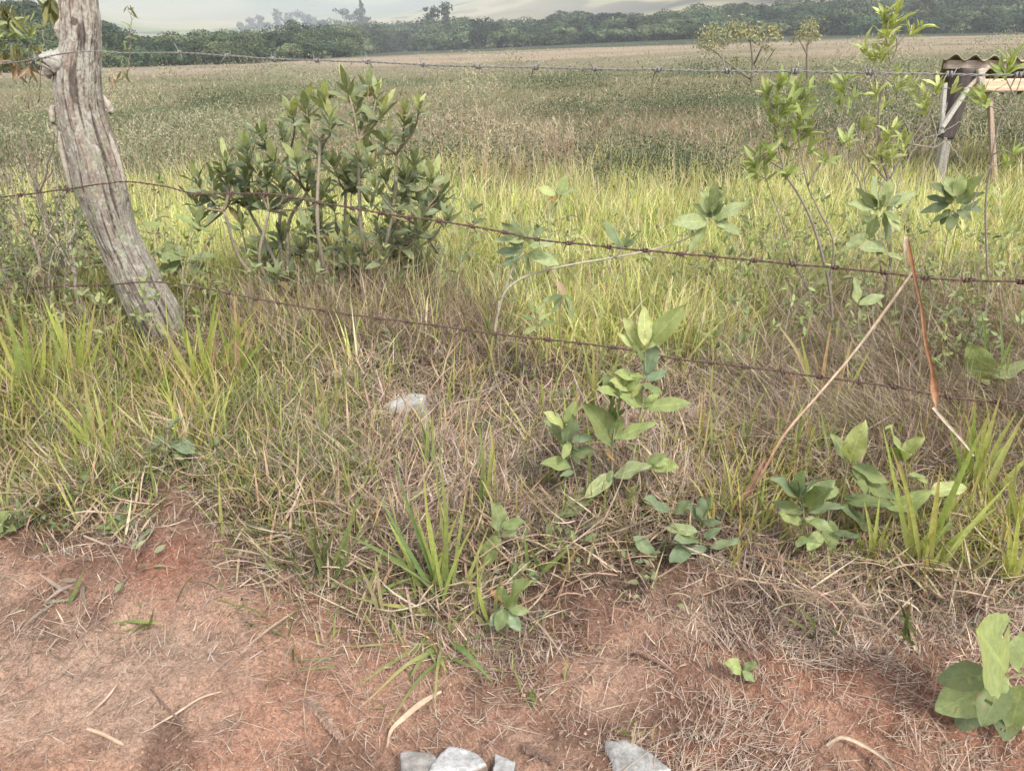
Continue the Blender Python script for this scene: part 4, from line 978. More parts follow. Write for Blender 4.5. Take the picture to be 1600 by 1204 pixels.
# ---- big bush behind the fence
def bush():
    Yb = 4.0
    tips = [(540, 118), (575, 118), (478, 150), (505, 140), (600, 158), (555, 145), (515, 172), (440, 180), (412, 200), (385, 210), (352, 235), (305, 262), (300, 290), (632, 165), (655, 150), (605, 200), (650, 235), (676, 262), (690, 300), (565, 190), (560, 222), (500, 212), (462, 235), (425, 235), (384, 262), (350, 290), (332, 268), (600, 258), (540, 262), (575, 300), (620, 300), (668, 318), (640, 350), (505, 285), (462, 290), (420, 285), (398, 300), (500, 330), (540, 350), (440, 352), (470, 372), (505, 400), (545, 385), (560, 400), (602, 385), (640, 390), (492, 415), (560, 430), (430, 415), (590, 345), (622, 425), (480, 255), (585, 275), (520, 240), (405, 250), (650, 290), (630, 260), (700, 325), (455, 160), (590, 130), (610, 330), (560, 330), (520, 305), (580, 240), (435, 265), (615, 360), (655, 335), (480, 340), (440, 440), (475, 455), (515, 450), (550, 455), (585, 445), (605, 450), (640, 430), (420, 450), (530, 480), (500, 470), (455, 420), (560, 405), (400, 380), (375, 330), (520, 430), (630, 465), (660, 400)]
    roots = [(455, 490), (520, 505), (590, 500)]
    O = np.array([V(520, 495, Yb)[0], Yb, 0]); O[2] = float(base_h(O[0], Yb))
    t = thing('bush', 'big round bush of glossy upright leaves behind the wires', 'bush', O)
    mb = MB(); lb = MB()
    hubs = [(470, 460), (530, 470), (590, 460), (430, 420), (350, 330), (620, 240), (455, 230), (455, 400), (420, 330), (480, 300), (520, 400), (540, 300), (560, 220), (600, 390), (630, 300), (500, 220), (390, 330), (650, 350)]
    hub3 = {}
    for hx, hy in hubs:
        r_ = min(roots, key=lambda q: abs(q[0] - hx)); dy = RNG.uniform(-0.2, 0.3)
        a = V(r_[0], r_[1], Yb); a[2] = base_h(a[0], a[1]) - 0.03; b = V(hx, hy, Yb + dy)
        m_ = (a + b) / 2 + RNG.normal(0, 0.05, 3); P = smooth_path([a, m_, b], 8)
        tube(mb, P, np.linspace(0.013, 0.007, len(P)), (0.30, 0.26, 0.20), 8, 0.12); hub3[(hx, hy)] = b
    alltips = [(x, y, 1) for x, y in tips] + [(x + RNG.normal(0, 22), y + RNG.normal(0, 22), 0) for x, y in tips[::2] if y > 190] + [(RNG.uniform(395, 665), RNG.uniform(370, 485), 0) for _ in range(20)]
    for (x, y, main) in alltips:
        h_ = min(hubs, key=lambda q: (q[0] - x) ** 2 + (q[1] - y) ** 2 + (0 if q[1] > y + 35 else 12000)); a = hub3[h_]
        b = V(x, y + 12, Yb + RNG.normal(0, 0.16) + (0.1 if not main else -0.05)); d = b - a
        mid = a + d * 0.5 + np.array([d[0] * .18, 0, -abs(d[0]) * .15]) + RNG.normal(0, 0.02, 3)
        P = smooth_path([a, mid, b], 7); tube(mb, P, np.linspace(0.0065, 0.0028, len(P)), (0.27, 0.22, 0.15), 6, 0.1)
        ax = nrm(nrm(P[-1] - P[-4]) + np.array([0, 0, 0.9]))
        k = RNG.integers(8, 12); newg = y < 175
        for q in range(k):
            th = q * 2.4 + RNG.uniform(0, .5); f_ = q / k
            u = nrm(np.cross(ax, [0.3, 1, 0.2])); w2 = np.cross(ax, u); sp = abs(0.98 - 0.80 * f_ + RNG.normal(0, .13))
            dd = nrm(ax * math.cos(sp) + (u * math.cos(th) + w2 * math.sin(th)) * math.sin(sp)); L = RNG.uniform(0.06, 0.125)
            p0 = b - ax * (0.075 * (1 - f_)); nor = nrm(ax * 1.0 - dd * 0.3 + RNG.normal(0, .2, 3))
            tone = np.array([0.155, 0.19, 0.105]) if RNG.random() < .5 else np.array([0.20, 0.23, 0.115])
            if f_ > 0.7: tone = np.array([0.30, 0.33, 0.15])
            if newg: tone = tone * np.array([1.3, 1.25, 1.1])
            if RNG.random() < 0.06: tone = np.array([0.20, 0.15, 0.08])
            leaves(lb, p0, dd, nor, L, L * RNG.uniform(.22, .34), tone * RNG.uniform(.7, 1.25), fold=RNG.uniform(.1, .5), droop=RNG.uniform(-.2, .5), rows=6, wave=.09, curl=RNG.uniform(0, .6), shape=0.95)
        for q in range(4):                                            # scattered lower leaves
            i = RNG.integers(3, len(P) - 2); dd = nrm(RNG.normal(0, 1, 3) * np.array([1, 1, .5]) + np.array([0, 0, .5])); L = RNG.uniform(.07, .12)
            leaves(lb, P[i], dd, nrm(np.array([0, -.3, 1]) + RNG.normal(0, .3, 3)), L, L * .4, np.array([0.17, 0.20, 0.11]) * RNG.uniform(.7, 1.4), fold=.3, droop=.3, rows=6)
    mb.build('branches', M_BARK, t, origin=O); lb.build('foliage', M_LEAF, t, origin=O)
bush()

# ---- thin saplings on the right with bright leaf tufts
def sapling(label, Y, stems, tufts, scale=1.0, tone=(0.27, 0.34, 0.08), rad=0.008, stemc=(0.24, 0.20, 0.17), L0=(0.055, 0.095)):
    x0, y0 = stems[0][0]; a = V(x0, y0, Y); O = np.array([a[0], Y, float(base_h(a[0], Y))])
    t = thing('sapling', label, 'sapling', O); mb = MB(); lb = MB(); pts = []
    for i, s in enumerate(stems):
        dep = 0 if i == 0 else RNG.normal(0, 0.05)
        P = smooth_path([V(x, y, Y + dep * k / len(s)) for k, (x, y) in enumerate(s)], 8); r_ = rad if i == 0 else rad * 0.6
        if i == 0: P[0][2] = O[2] - .03
        tube(mb, P, np.linspace(r_, r_ * 0.35, len(P)), stemc, 7, 0.12); pts.append(P)
    allp = np.concatenate(pts)
    for (x, y, s) in tufts:
        b = V(x, y, Y + RNG.normal(0, .06)); j = allp[np.argmin(np.linalg.norm(allp - b, axis=1) + 3 * np.maximum(allp[:, 2] - b[2], 0))]
        P = smooth_path([j, (j + b) / 2 + RNG.normal(0, .01, 3), b], 5); tube(mb, P, np.linspace(.003, .0016, len(P)), stemc, 5)
        k = int(11 * s); ax = nrm(nrm(b - j + np.array([0, 0, 1e-3])) * .6 + np.array([0, 0, 1]))
        for q in range(k):
            th = q * 2.4; u = nrm(np.cross(ax, [.3, 1, .2])); w2 = np.cross(ax, u); sp = RNG.uniform(.15, 1.15)
            dd = nrm(ax * math.cos(sp) + (u * math.cos(th) + w2 * math.sin(th)) * math.sin(sp)); L = RNG.uniform(*L0) * scale
            leaves(lb, b - ax * RNG.uniform(0, .07 * s), dd, nrm(ax + RNG.normal(0, .25, 3) - dd * .3), L, L * .25, np.array(tone) * RNG.uniform(.75, 1.25), fold=.3, droop=RNG.uniform(0, .5), rows=5)
    mb.build('stem', M_BARK, t, origin=O); lb.build('leaves', M_LEAF, t, origin=O)
sapling('slender sapling whose wide tufts of leaves sit just below the upper wire', 3.5,
        [[(1303, 530), (1296, 450), (1285, 400), (1268, 345), (1248, 305), (1225, 265), (1208, 180), (1200, 130)], [(1296, 440), (1302, 380), (1280, 330), (1262, 290), (1250, 230), (1245, 170)], [(1262, 290), (1290, 240), (1312, 190), (1320, 150)], [(1300, 500), (1262, 450), (1238, 400), (1215, 330), (1190, 262)], [(1225, 265), (1200, 250), (1185, 240)]],
        [(1200, 138, 1.3), (1222, 128, 1.2), (1248, 132, 1.6), (1262, 145, 1.5), (1235, 160, 1.5), (1212, 165, 1.2), (1310, 135, 1.3), (1320, 125, 1.0), (1330, 158, .8), (1255, 178, 1.3), (1262, 205, 1.2), (1245, 195, 1.2), (1220, 200, .9), (1175, 250, 1.1), (1188, 235, 1.1), (1200, 260, 1.1), (1178, 270, .9), (1225, 225, 1.0), (1270, 225, .9), (1205, 235, 1), (1325, 218, .7), (1290, 250, .6), (1230, 270, .7)], 1.0, (0.29, 0.35, 0.12))
sapling('taller sapling with a pale yellow-green top reaching above the wood', 3.7,
        [[(1392, 420), (1390, 340), (1388, 285), (1378, 250), (1373, 200), (1376, 150), (1392, 100), (1402, 70), (1395, 45)], [(1392, 100), (1385, 60), (1388, 20)], [(1402, 70), (1420, 50), (1440, 38)], [(1390, 280), (1420, 225), (1450, 180), (1462, 150)], [(1388, 285), (1350, 240), (1335, 200)], [(1455, 180), (1462, 215), (1440, 240)], [(1420, 225), (1460, 230), (1480, 215)]],
        [(1382, 20, 1.1), (1402, 14, 1.1), (1392, 35, 1.3), (1408, 28, 1), (1388, 50, .9), (1352, 70, .9), (1375, 75, 1.2), (1388, 72, 1.2), (1365, 80, .9), (1428, 48, .6), (1440, 42, .5), (1402, 108, .8), (1415, 125, 1), (1428, 130, 1.1), (1445, 150, 1), (1370, 140, .9), (1380, 158, 1.1), (1395, 200, 1.2), (1385, 220, 1.4), (1400, 230, 1.3), (1375, 240, 1), (1350, 200, .8), (1360, 190, .8), (1445, 165, .8), (1465, 135, .8), (1490, 140, .6), (1325, 215, .9), (1412, 220, 1)], .9, (0.38, 0.42, 0.15))
sapling('yellowish twig with a few leaf tufts hanging before the shelter', 3.3,
        [[(1545, 470), (1540, 330), (1548, 260), (1562, 190), (1585, 150), (1600, 110)], [(1548, 260), (1530, 290), (1510, 350)], [(1585, 150), (1572, 120), (1580, 95)]],
        [(1580, 90, .9), (1577, 108, .7), (1533, 140, .9), (1540, 150, .8), (1522, 150, .6), (1566, 112, .4), (1575, 250, .8), (1582, 240, .7)], .9, (0.28, 0.34, 0.10), .005)
# bare grey saplings further back
def bare(label, Y, stems, rad, c=(0.33, 0.29, 0.26), cat='dead weed', name='dead_weed', droops=(), dcol='t', base=None):
    x0, y0 = stems[0][0]; a = V(x0, y0, Y); O = np.array([a[0], Y, float(base_h(a[0], Y))])
    t = thing(name, label, cat, O); mb = MB()
    for i, s in enumerate(stems):
        P = smooth_path([V(x, y, Y + RNG.normal(0, .012)) for x, y in s], 8); P[1:-1] += RNG.normal(0, .0025, P[1:-1].shape)
        tube(mb, P, np.linspace(rad if i == 0 else rad * .55, rad * .2, len(P)), c, 6, .15)
    mb.build('stem', M_BARK, t, origin=O)
    if droops:
        lb = MB()
        for (x, y, n_, L, k) in droops:
            for q in range(n_):
                p = V(x + RNG.normal(0, 4), y + RNG.normal(0, 5), Y + RNG.normal(0, .02)); hang = {'t': -1.2, 'n': -1.2}.get(k, RNG.uniform(-.4, .9))
                dd = nrm(RNG.normal(0, .5, 3) + np.array([0, 0, hang])); LL = L * RNG.uniform(.6, 1.2)
                leaves(lb, p, dd, nrm(RNG.normal(0, 1, 3) + np.array([0, -1, .3])), LL, LL * RNG.uniform(.14, .24), np.array(GRN[k]) * RNG.uniform(.6, 1.2), fold=.6, droop=RNG.uniform(0, 1.0), rows=6, wave=.15)
        lb.build('leaves', M_WOOLLY, t, origin=O)
    return t
bare('bare twiggy grey stems tangled below the tall sapling', 3.9, [[(1372, 400), (1360, 330), (1330, 260), (1300, 220)], [(1330, 260), (1345, 200), (1355, 150)], [(1360, 330), (1340, 240), (1310, 175), (1295, 160)], [(1372, 400), (1400, 300), (1430, 230), (1475, 205), (1500, 190)], [(1475, 215), (1495, 240), (1508, 258)], [(1430, 230), (1415, 190), (1400, 175)], [(1360, 330), (1395, 260), (1455, 195)], [(1372, 400), (1410, 340), (1455, 240), (1480, 160)]], .006)
bare('dry brown weed stem with dead leaves right of the post top', 3.3, [[(168, 155), (178, 132), (200, 112), (203, 70), (205, 30), (203, 8)], [(200, 112), (190, 100)], [(203, 60), (196, 48)]], .003, (0.24, 0.2, 0.15), droops=[(203, 62, 3, .045, 'l'), (203, 45, 3, .04, 'w'), (203, 8, 6, .04, 'n'), (175, 118, 6, .05, 't'), (190, 105, 6, .05, 'n'), (203, 80, 3, .05, 'l')])
bare('drooping olive leaves hanging beside the left of the post top', 3.5, [[(60, 160), (64, 90), (72, 30), (76, -20)]], .003, (0.24, 0.2, 0.15), droops=[(76, 0, 14, .09, 'n'), (84, 8, 10, .08, 'n'), (78, 18, 6, .07, 'w')])
bare('tall dead-leaved weed rising out of frame at the upper left corner', 3.6, [[(62, 330), (50, 250), (30, 200), (8, 160), (-8, 130)], [(60, 190), (42, 140), (28, 110), (18, 80), (8, 20), (4, -20)], [(62, 330), (58, 260), (60, 190)], [(45, 170), (46, 120), (46, 60)]], .005, (0.22, 0.18, 0.14),
     droops=[(6, 15, 12, .10, 'n'), (14, 40, 12, .10, 'w'), (22, 70, 12, .09, 'n'), (22, 95, 12, .08, 't'), (48, 60, 8, .07, 'l'), (46, 105, 10, .07, 't'), (60, 75, 8, .08, 'n'), (55, 90, 6, .07, 'w'), (8, 60, 8, .08, 'l'), (40, 40, 6, .06, 'w'), (2, 85, 8, .09, 'n')])
bare('dark slanting stem of a dead weed left of the post', 3.5, [[(115, 500), (100, 420), (80, 360), (62, 300), (42, 240), (20, 195), (-4, 160)], [(60, 290), (80, 270), (92, 240)], [(62, 300), (85, 215), (75, 170)]], .008, (0.20, 0.17, 0.14))
bare('thick leaning dry stem at the left edge under the wire', 3.4, [[(88, 540), (72, 470), (60, 400), (40, 350), (22, 300), (8, 270)], [(60, 400), (85, 350), (110, 320)], [(40, 350), (15, 330)]], .010, (0.27, 0.22, 0.18), droops=[(35, 350, 6, .05, 't'), (60, 420, 6, .05, 't')])
bare('pair of grey woody stems nearest the post on its left', 3.45, [[(125, 500), (118, 430), (108, 380), (98, 330), (88, 290), (84, 250)], [(108, 380), (120, 340), (100, 300)], [(118, 430), (100, 400), (70, 350), (55, 300)]], .009, (0.34, 0.30, 0.26), droops=[(138, 395, 8, .045, 't'), (142, 410, 6, .04, 'n')])

def twiggy():
    """fine twiggy grey weeds at the left edge"""
    O = G(30, 450); t = thing('twiggy_weed', 'bushy mass of thin twigs with tiny leaves at the left edge', 'weed', O); mb = MB(); lb = MB(); Y = 3.7
    for i in range(46):
        x = RNG.uniform(-80, 118); a = V(x, 470, Y + RNG.normal(0, .15)); P = [a]; d = np.array([RNG.normal(0, .25), RNG.normal(0, .1), 1.0])
        for k in range(12): d = nrm(d + RNG.normal(0, .16, 3)); P.append(P[-1] + d * RNG.uniform(.05, .085))
        P = np.array(P); tube(mb, P, np.linspace(.0035, .001, len(P)), (0.27, 0.24, 0.19), 5)
        for k in range(2, len(P)):
            for s in range(2):
                dd = nrm(d + RNG.normal(0, .8, 3)); q = P[k] + dd * RNG.uniform(.05, .13); tube(mb, [P[k], (P[k] + q) / 2 + RNG.normal(0, .008, 3), q], [.0014, .001, .0006], (0.30, 0.27, 0.22), 4)
                for m_ in range(5):
                    b = P[k] + (q - P[k]) * RNG.uniform(.2, 1); leaves(lb, b, RNG.normal(0, 1, 3) + np.array([0, 0, .6]), RNG.normal(0, 1, 3) + np.array([0, -.5, 1]), RNG.uniform(.015, .03), .008, np.array([0.14, 0.16, 0.085]) * RNG.uniform(.6, 1.4), rows=3)
    mb.build('stem', M_BARK, t, origin=O); lb.build('leaves', M_WOOLLY, t, origin=O)
twiggy()

# ---- mid-distance feathery trees
def feather_tree(label, Y, base, forks, tufts, tone=(0.30, 0.285, 0.14)):
    a = V(base[0], base[1], Y); O = np.array([a[0], Y, float(base_h(a[0], Y))]); t = thing('small_tree', label, 'tree', O); mb = MB(); lb = MB()
    P0 = None
    for i, s in enumerate(forks):
        P = smooth_path([V(x, y, Y + (0 if i == 0 else RNG.normal(0, .3))) for x, y in s], 6)
        if i == 0: P[0][2] = O[2] - .1
        tube(mb, P, np.linspace(.05 if i == 0 else .03, .012, len(P)), (0.20, 0.17, 0.13), 6)
    for (x, y, r_) in tufts:
        c = V(x, y, Y + RNG.normal(0, .25)); R_ = r_ * Y / F; m = int(105 * (r_ / 12) ** 1.3)
        p = c + RNG.normal(0, 1, (m, 3)) * np.array([R_ * .5, R_ * .5, R_ * .35]); d = nrm(RNG.normal(0, 1, (m, 3)) + np.array([0, 0, .4])); nn = nrm(RNG.normal(0, 1, (m, 3)) + np.array([0, -.3, .6])); s1 = np.cross(d, nn)
        L = RNG.uniform(.06, .13, (m, 1)); v = np.stack([p, p + d * L * .5 + s1 * L * .22, p + d * L, p + d * L * .5 - s1 * L * .22], 1).reshape(-1, 3)
        lb.add(v, np.arange(m * 4).reshape(-1, 4), np.repeat(np.array(tone) * RNG.uniform(.6, 1.35, (m, 1)), 4, 0))
    mb.build('trunk', M_BARK, t, origin=O); lb.build('crown', M_FAR, t, smooth=False, origin=O)
feather_tree('feathery olive small tree, wider of the two in the field', 24, (1176, 178),
    [[(1176, 178), (1174, 130), (1176, 100), (1172, 65), (1165, 45)], [(1174, 125), (1140, 100), (1118, 82), (1100, 72)], [(1176, 105), (1190, 75), (1200, 55)], [(1175, 120), (1195, 100), (1212, 75)], [(1172, 65), (1160, 50)]],
    [(1100, 58, 14), (1112, 48, 12), (1120, 60, 13), (1095, 72, 10), (1140, 45, 16), (1155, 42, 15), (1165, 55, 15), (1178, 50, 16), (1190, 62, 13), (1205, 48, 12), (1212, 58, 11), (1150, 62, 12), (1110, 75, 10), (1150, 95, 12), (1130, 70, 10), (1200, 75, 8), (1215, 48, 8)])
feather_tree('narrow olive small tree standing alone to the right in the field', 26, (1262, 120),
    [[(1262, 120), (1261, 90), (1262, 70), (1268, 55)], [(1261, 85), (1252, 68), (1246, 58)], [(1262, 70), (1275, 50)]],
    [(1255, 48, 10), (1265, 40, 12), (1275, 36, 9), (1270, 52, 11), (1248, 58, 8), (1262, 62, 9), (1276, 58, 7), (1240, 66, 5)])

# ---- seed-headed stalks at the edge of the pasture
def stalk_proto():
    t = thing('seedhead_stalk', 'reddish dry stalk with a white fluffy seed tuft, one of those at the pasture edge', 'dry stalk', (0, 0, 0), 'white-tufted dry stalks at the pasture edge')
    mb = MB(); P = smooth_path([(0, 0, -.03), (.01, 0, .3), (-.01, 0, .62)], 6); tube(mb, P, np.linspace(.004, .002, len(P)), (0.33, 0.20, 0.14), 5)
    blades(mb, np.tile([[0, 0, 0.0]], (14, 1)) + np.stack([0 * np.arange(14.), 0 * np.arange(14.), np.linspace(.02, .4, 14)], -1), RNG.uniform(0, 6.28, 14), RNG.uniform(.1, .5, 14), .22, .006, .3, pick([(0.36, 0.22, 0.16), (0.40, 0.29, 0.2)], 14))
    mb.build('stalk', M_STRAW, t)
    mb = MB(); m = 60; p = np.stack([RNG.normal(0, .015, m), RNG.normal(0, .015, m), RNG.uniform(.42, .67, m)], -1)
    leaves(mb, p, RNG.normal(0, 1, (m, 3)) + np.array([0, 0, .6]), RNG.normal(0, 1, (m, 3)), .04, .014, np.array([0.50, 0.42, 0.33]), rows=3)
    mb.build('seedhead', M_WOOLLY, t); return t
pr = stalk_proto()
spots = [(755, 240), (760, 225), (772, 250), (803, 235), (806, 225), (810, 245), (855, 205), (858, 195), (868, 215), (870, 190), (885, 200), (889, 195), (892, 205), (880, 215), (805, 258), (745, 285), (742, 290), (868, 232), (762, 255), (1205, 250), (780, 262), (800, 270), (850, 225), (757, 215)]
for i, (x, y) in enumerate(spots):
    o = pr if i == 0 else pr.copy()
    if i:
        COL.objects.link(o)
        for ch in list(pr.children):
            c_ = ch.copy(); c_.parent = o; COL.objects.link(c_)
    Yq = 7.4 + RNG.uniform(-.5, .9) + (1.2 if 845 < x < 900 else 0); p = V(x, y, Yq); g = float(base_h(p[0], Yq)); s = max(.35, (p[2] - g) / .62)
    o.location = (p[0], Yq, g); o.scale = (min(s, 1.1), min(s, 1.1), s); o.rotation_euler = (RNG.normal(0, .06), RNG.normal(0, .08), RNG.uniform(0, 6))
# reddish dry stalks without tufts: stuff between them
def redgrass():
    mb = MB(); n = 2600; x, y = scatter(n, 6.8, 10.5, .8); t = x / y
    d = np.exp(-((t - 0.03) / .13) ** 2) + .8 * np.exp(-((t + .60) / .15) ** 2) * .5 + .7 * np.exp(-((t - .36) / .10) ** 2) + .18
    k = RNG.random(n) < d; x, y = x[k], y[k]; n = len(x)
    blades(mb, at_ground(x, y), RNG.uniform(0, 6.28, n), RNG.uniform(0, .22, n), RNG.uniform(.15, .45, n), RNG.uniform(.003, .007, n), RNG.uniform(0, .6, n), pick([(0.42, 0.29, 0.21), (0.48, 0.37, 0.27), (0.52, 0.42, 0.31), (0.37, 0.25, 0.19)], n), K=3)
    tag(mb.build('reddish_grass', M_STRAW), 'reddish dry stalks along the far edge of the bright grass', kind='stuff')
redgrass()
o_ = bare('single pale flower stalk rising to the upper wire right of the bush', 6.0, [[(722, 420), (722, 300), (721, 200), (722, 150), (723, 108)]], .004, (0.36, 0.28, 0.22), 'dry stalk', 'dry_stalk', droops=[(723, 106, 12, .035, 'w'), (724, 135, 6, .03, 't'), (724, 200, 5, .03, 't')])

# ---- leafy weeds, nearest last
leafy('woolly_shrub', 'woolly-leaved branch arching across the middle wire to a leafy tip', (775, 512), 3.15,
      [[(773, 520), (778, 490), (790, 455), (815, 435), (850, 423), (900, 412), (960, 402), (1010, 392), (1060, 378), (1090, 362), (1108, 345)], [(1098, 352), (1080, 385), (1062, 400)], [(785, 470), (800, 420), (818, 395)], [(775, 512), (780, 470)], [(960, 402), (972, 388)]],
      [(1116, 345, 1166, 313, 'w'), (1118, 350, 1160, 362, 'w'), (1106, 346, 1056, 345, 'w'), (1112, 335, 1098, 300, 'w', .5), (1114, 335, 1134, 298, 'w', .5), (1112, 330, 1118, 288, 'w', .5), (1108, 340, 1085, 318, 'w'), (1118, 342, 1135, 358, 'w'), (1104, 352, 1076, 392, 'w', .3), (1112, 340, 1100, 318, 'b', .55), (1116, 338, 1128, 318, 'b', .55),
       (972, 388, 945, 344, 'b', .3), (975, 386, 993, 374, 'b'), (968, 382, 958, 362, 'w'), (975, 384, 985, 360, 'w', .3),
       (815, 385, 788, 350, 'b'), (818, 378, 800, 345, 'b'), (824, 378, 826, 345, 'w'), (826, 383, 866, 375, 'w'), (816, 392, 776, 392, 'b'), (824, 396, 872, 410, 'w'), (815, 400, 778, 415, 'b'), (820, 400, 828, 425, 'w'), (820, 378, 770, 372, 'w', .35), (824, 376, 850, 355, 'b')],
      M_WOOLLY, 'shrub', .006, spread=.06, stemcol=(0.36, 0.33, 0.25))
leafy('woolly_weed', 'thin stem with a single pair of yellow-tinged leaves above the wire', (845, 440), 3.3, [[(820, 470), (835, 380), (855, 335), (872, 306)]], [(872, 305, 842, 291, 'v', .45), (873, 306, 886, 272, 'l'), (872, 308, 856, 312, 'o', .4), (874, 304, 898, 296, 'w', .35)], M_WOOLLY, stemcol=(0.3, 0.3, 0.18))
leafy('broad_leaved_weed', 'drooping grey-green leafy stem in front of the tall sapling', (1398, 470), 3.2, [[(1400, 500), (1395, 440), (1388, 390), (1378, 340)]],
      [(1370, 328, 1332, 314, 'w'), (1372, 335, 1352, 372, 'w', .6), (1380, 330, 1390, 382, 'g', .3), (1384, 328, 1408, 358, 'w', .45), (1384, 322, 1432, 298, 'w', .35), (1384, 392, 1350, 382, 'w', .5), (1354, 366, 1322, 388, 'w', .45), (1376, 325, 1360, 268, 'w', .4), (1386, 395, 1412, 405, 'w', .3), (1378, 320, 1392, 280, 'w', .45), (1372, 325, 1340, 295, 'w'), (1376, 330, 1365, 310, 'b')], M_WOOLLY, spread=.05)
leafy('dark_leaved_weed', 'dense dark-green broad-leaved clump beside the shelter post', (1490, 380), 3.6, [[(1470, 430), (1478, 380), (1488, 330)], [(1488, 380), (1500, 330)]],
      [(1488, 318, 1450, 305, 'd'), (1488, 312, 1462, 285, 'd'), (1490, 308, 1482, 272, 'l', .5), (1495, 308, 1505, 270, 'l', .5), (1498, 312, 1530, 275, 'l', .45), (1500, 318, 1535, 300, 'g', .5), (1500, 325, 1540, 325, 'd', .3), (1495, 328, 1520, 345, 'd', .45), (1488, 328, 1500, 355, 'd', .5), (1484, 326, 1468, 350, 'd', .5), (1482, 320, 1440, 330, 'd', .4), (1495, 318, 1515, 295, 'g', .6), (1488, 318, 1478, 298, 'g', .6), (1500, 335, 1532, 310, 'd', .25), (1490, 335, 1482, 362, 'd', .4), (1492, 312, 1495, 290, 'b', .6), (1486, 330, 1456, 345, 'g', .45)], M_LEAF, spread=.07)
leafy('grey_leaved_weed', 'broad-leaved weed just behind the post on its right', (288, 470), 3.75, [[(290, 490), (288, 440), (292, 400), (306, 355)], [(288, 440), (262, 400), (255, 352)]],
      [(304, 352, 275, 333, 'l', .5), (306, 350, 318, 322, 'g'), (306, 355, 330, 362, 'g', .35), (304, 358, 290, 362, 'g', .35), (252, 352, 214, 348, 'l', .35), (254, 352, 280, 366, 'l', .35), (290, 402, 236, 390, 'g', .55), (292, 402, 336, 396, 'l', .4), (288, 405, 250, 424, 'g', .6), (288, 406, 268, 430, 'd'), (294, 408, 312, 425, 'd'), (290, 400, 262, 378, 'g', .5)], M_LEAF, spread=.06)
leafy('young_weed', 'small fresh green leaf rosette on the ground below the big bush', (500, 560), 3.3, [[(500, 565), (500, 530)]],
      [(500, 530, 480, 512, 'b'), (502, 528, 520, 505, 'b'), (500, 535, 478, 545, 'g'), (503, 533, 532, 508, 'b'), (498, 548, 485, 570, 'l'), (504, 548, 512, 575, 'l'), (500, 530, 498, 505, 'l'), (502, 545, 525, 548, 'g'), (498, 540, 470, 530, 'b')], M_LEAF, spread=.03)
leafy('willowy_weed', 'thin upright weed with small dark leaves right of the big bush', (735, 440), 4.6, [[(735, 450), (732, 390), (738, 330)], [(725, 450), (718, 400)]],
      [(738, 330, 728, 312, 'd'), (738, 332, 752, 318, 'd'), (735, 345, 720, 338, 'g'), (737, 348, 756, 342, 'd'), (733, 365, 716, 358, 'd'), (735, 368, 750, 360, 'g'), (720, 400, 706, 388, 'g'), (722, 402, 738, 390, 'g'), (733, 385, 745, 378, 'd'), (720, 410, 705, 412, 'g'), (722, 412, 740, 415, 'g'), (738, 328, 740, 308, 'g')], M_LEAF, spread=.04)
leafy('tall_weed', 'tallest leafy weed, rising in front of the lowest wire', (963, 800), 2.12,
      [[(966, 815), (962, 780), (957, 745), (957, 700), (962, 660), (968, 625)], [(966, 815), (985, 740), (998, 660), (1004, 610), (1008, 560), (1010, 530)]],
      [(1005, 637, 1080, 628, 'l', .32), (1003, 636, 945, 600, 'l', .3), (960, 686, 1021, 657, 'l', .4), (960, 690, 924, 636, 'g', .42), (961, 655, 978, 612, 'g', .4), (959, 655, 953, 618, 'g'), (958, 742, 915, 775, 'w', .42), (960, 745, 1011, 722, 'w', .5), (1010, 722, 1063, 730, 'l', .4), (930, 770, 868, 811, 'g', .42), (972, 797, 990, 760, 'v', .4), (958, 735, 940, 760, 'w'), (960, 720, 948, 705, 'o', .3), (1010, 722, 1040, 708, 'g', .5),
       (1008, 540, 1007, 480, 'v', .38), (1005, 542, 975, 495, 'v', .38), (1012, 540, 1062, 484, 'l', .34), (1004, 548, 965, 520, 'v', .35), (1012, 545, 1035, 520, 'v', .3), (1008, 565, 990, 540, 'g'), (1010, 585, 1022, 538, 'b', .5), (1006, 590, 960, 582, 'l', .4), (1008, 592, 1042, 580, 'b', .5), (955, 622, 946, 582, 'g', .4), (968, 612, 1000, 590, 'l'), (965, 612, 985, 580, 'l', .4), (1006, 600, 975, 625, 'v', .4), (1004, 600, 1036, 615, 'g', .45), (985, 605, 955, 596, 'v', .4)],
      M_WOOLLY, 'weed', .0035, spread=.06, stemcol=(0.26, 0.24, 0.15))
leafy('leafy_weed', 'shorter leafy weed touching the left of the tallest one', (905, 800), 2.05, [[(912, 810), (904, 770), (897, 735), (885, 690), (882, 655)]],
      [(883, 668, 857, 641, 'v', .4), (884, 662, 902, 627, 'l', .45), (884, 690, 896, 650, 'b', .5), (886, 688, 852, 655, 'w', .4), (893, 690, 923, 680, 'b', .4), (890, 700, 868, 680, 'w', .5), (893, 706, 930, 706, 'd', .65), (893, 726, 850, 720, 'g', .45), (898, 735, 876, 742, 'b'), (895, 700, 905, 725, 'w', .5), (890, 690, 880, 716, 'l', .5)], M_WOOLLY, 'weed', .003, spread=.05)
